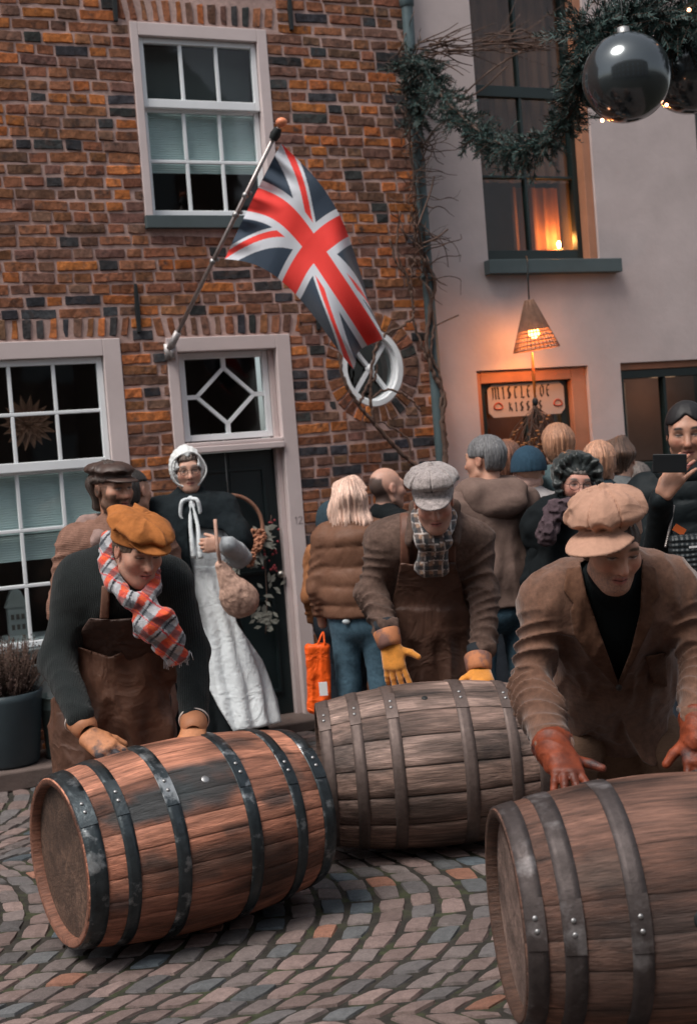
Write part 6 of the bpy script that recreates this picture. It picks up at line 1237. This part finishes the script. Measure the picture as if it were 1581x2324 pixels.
# older woman in black ruffled bonnet
def black_bonnet():
    D = 6.3; H = hframe(P(1304, 1100, D), 6, 6, -6)
    rt, H, J, f, q = bystander('older woman in black ruffled mob cap and glasses behind the tan cap', (1304, 1100, D), 6, dk, dkt, pitch=6, roll=-6, hem=.40, fc=face_col(H, skin=(.47, .24, .185), hairc=(.10, .08, .07), lid=.3, lips=(.36, .12, .10)), hl=head_local(wide=.96, soft=1), hv=.0038, wide=1.0, hair=lambda H: hairf(H, 1., .008, -.03, front=.05, fringe=.05), hairm=hm('grey_fringe', (.12, .10, .09)))
    glasses(H, 1.05, rt, m_wire, r=.024)
    def ruff(q_):
        x, y, z = q_[:, 0], q_[:, 1], q_[:, 2] - .035; an = np.arctan2(x, z); n = .0045 * np.sin(an * 15 + 3 * vnoise(q_ * 20)) + .006 * fbm(q_, 34, 2)
        cr = (np.sqrt((x / .108) ** 2 + ((y + .035) / .115) ** 2 + ((z - .02) / .108) ** 2) - 1) * .10 + n * .5; rr = np.sqrt(x ** 2 + z ** 2); tor = np.sqrt((rr - .106) ** 2 + (y - .050 + n) ** 2) - .020 + n
        d = smin(cr, tor, .02); face = INT(lambda p: np.sqrt((p[:, 0] / .072) ** 2 + ((p[:, 2] + .035) / .105) ** 2) * .07 - .07, lambda p: -p[:, 1] - .01)(q_); return np.maximum(np.maximum(d, -face), -.11 - q_[:, 2])
    blob('mob_cap', inH(H, ruff), H[0] - .2, H[0] + .2, .0055, M('black_taffeta', (.014, .020, .020), .45, n=(10, .3), sheen=.2), rt)
    blob('shawl', wr(U([cap(J(-.11, 0, .80), J(.11, 0, .80), .09), cap(J(0, 0, .80), J(0, 0, .62), .17, .20, flat=(X1, 1.3))], .08), 8, .010), J(0, 0, .72) - .42, J(0, 0, .72) + .42, .012, dk, rt)
    a = P(1252, 1172, D - .19); blob('knitted_scarf', wr(U([cap(P(1258, 1158, D - .16), P(1240, 1215, D - .20), .038, .045), cap(P(1258, 1158, D - .16), P(1285, 1150, D - .14), .038)], .03), 22, .012), a - .2, a + .2, .0065, cloth('plum_grey_wool', (.065, .045, .052), .95, sc=90, st=1., amp=.4), rt)
black_bonnet()
# woman filming with a phone
def phone_woman():
    D = 5.15; H = hframe(P(1558, 983, D), -14, 10, 0); wL = P(1500, 1120, D - .28)
    hd = hand(wL + (0, 0, 0), (.42, -.25, .87), (-.25, -.96, -.05), 1, .95, .95, curl=(.45, .42, .40, .36), tcurl=.3, tspread=.1, spread=.05)
    hd = hand(P(1503, 1124, D - .30), (.55, -.12, .72), (-.45, -.85, .1), -1, .98, .92, curl=(.30, .30, .28, .26), tcurl=.25, tspread=.25, spread=.17)
    puf = cloth('black_padded_jacket', (.009, .013, .015), .6, sc=60, st=.3, amp=.2, sheen=.12)
    rt, H, J, f, q = bystander('dark haired woman in black padded jacket filming with a phone at the right edge', (1558, 983, D), -14, puf, dkt, pitch=10, byaw=-8, hem=.46, wide=1.02, puff=.09, arms=dict(eL=P(1492, 1262, D - .05), wL=P(1500, 1130, D - .28)), hands=(hd,), hv=.0034,
        fc=face_col(H, skin=(.40, .21, .145), hairc=(.02, .016, .014), lid=.45, lips=(.34, .12, .10)), hl=head_local(wide=.97, nose=1.05, soft=1), hair=lambda H: hairf(H, 1., .009, -.07, front=.082, fringe=.040, part=.042, strand=.0012, wide=.99), hairm=M('sleek_black_hair', (.010, .009, .010), .6, n=(30, .3)))
    nk_ = J(0, .01, .85); blob('collar', U([cap(J(-.045, .01, .845), J(.045, .01, .845), .068), cap(J(-.03, .04, .84), J(.03, .04, .84), .055)], .03), nk_ - .2, nk_ + .2, .009, puf, rt)
    p0 = P(1519, 1052, D - .36); rp = root('phone', 'black phone held up in the filming woman\'s hand', 'phone', p0); ax = hframe((0, 0, 0), 165, -4, 4)[1]
    ph_ = mk('case', *boxv(p0, ax, (-.060, -.005, -.034), (.060, .005, .034)), M('phone_case', (.012, .014, .016), .3), rp, smooth=False); bevel(ph_, .004, 3)
    lens = mk('camera_lens', *join([lathe([(0, .007), (.002, .006), (.002, .001)], p0 + ax[0] * .045 * sx + ax[1] * -.0052 * 0 + ax[2] * z + ax[1] * .0052, ax[1], 14, False, True) for sx, z in ((1, .018), (1, -.002))]), m_glassy if 'm_glassy' in globals() else m_iron, rp)
    ch_ = [P(1528, 1150, D - .22), P(1520, 1195, D - .24), P(1510, 1240, D - .24)]; b0 = P(1552, 1255, D - .25)
    rb = root('shoulder_bag', 'black quilted shoulder bag with bead chain strap worn by the filming woman', 'bag', b0); bq = mk('bag_body', *boxv(b0, np.eye(3), (-.055, -.035, -.075), (.10, .035, .07)), M('quilted_black', (.018, .024, .027), .5, bump=[('x', 16, .8), ('z', 16, .8)]), rb, smooth=False); bevel(bq, .02, 4)
    mk('badge', *boxv(b0, np.eye(3), (.01, -.038, .018), (.055, -.036, .026)), M('pale_badge', (.5, .5, .5), .4), rb, smooth=False)
    sp_ = spline(ch_, 8); mk('bead_chain', *join([sphere(x, .006, 7, 5) for x in spline(ch_ , 11)]), M('silver_beads', (.4, .36, .34), .3, metal=.7), rb)
    tg_ = P(1541, 1203, D - .26); mk('tag', *boxv(tg_, hframe((0, 0, 0), 0, 0, -35)[1], (-.022, -.004, -.014), (.022, .004, .014)), M('orange_tag', (.50, .10, .02), .6), rb, smooth=False)
phone_woman()
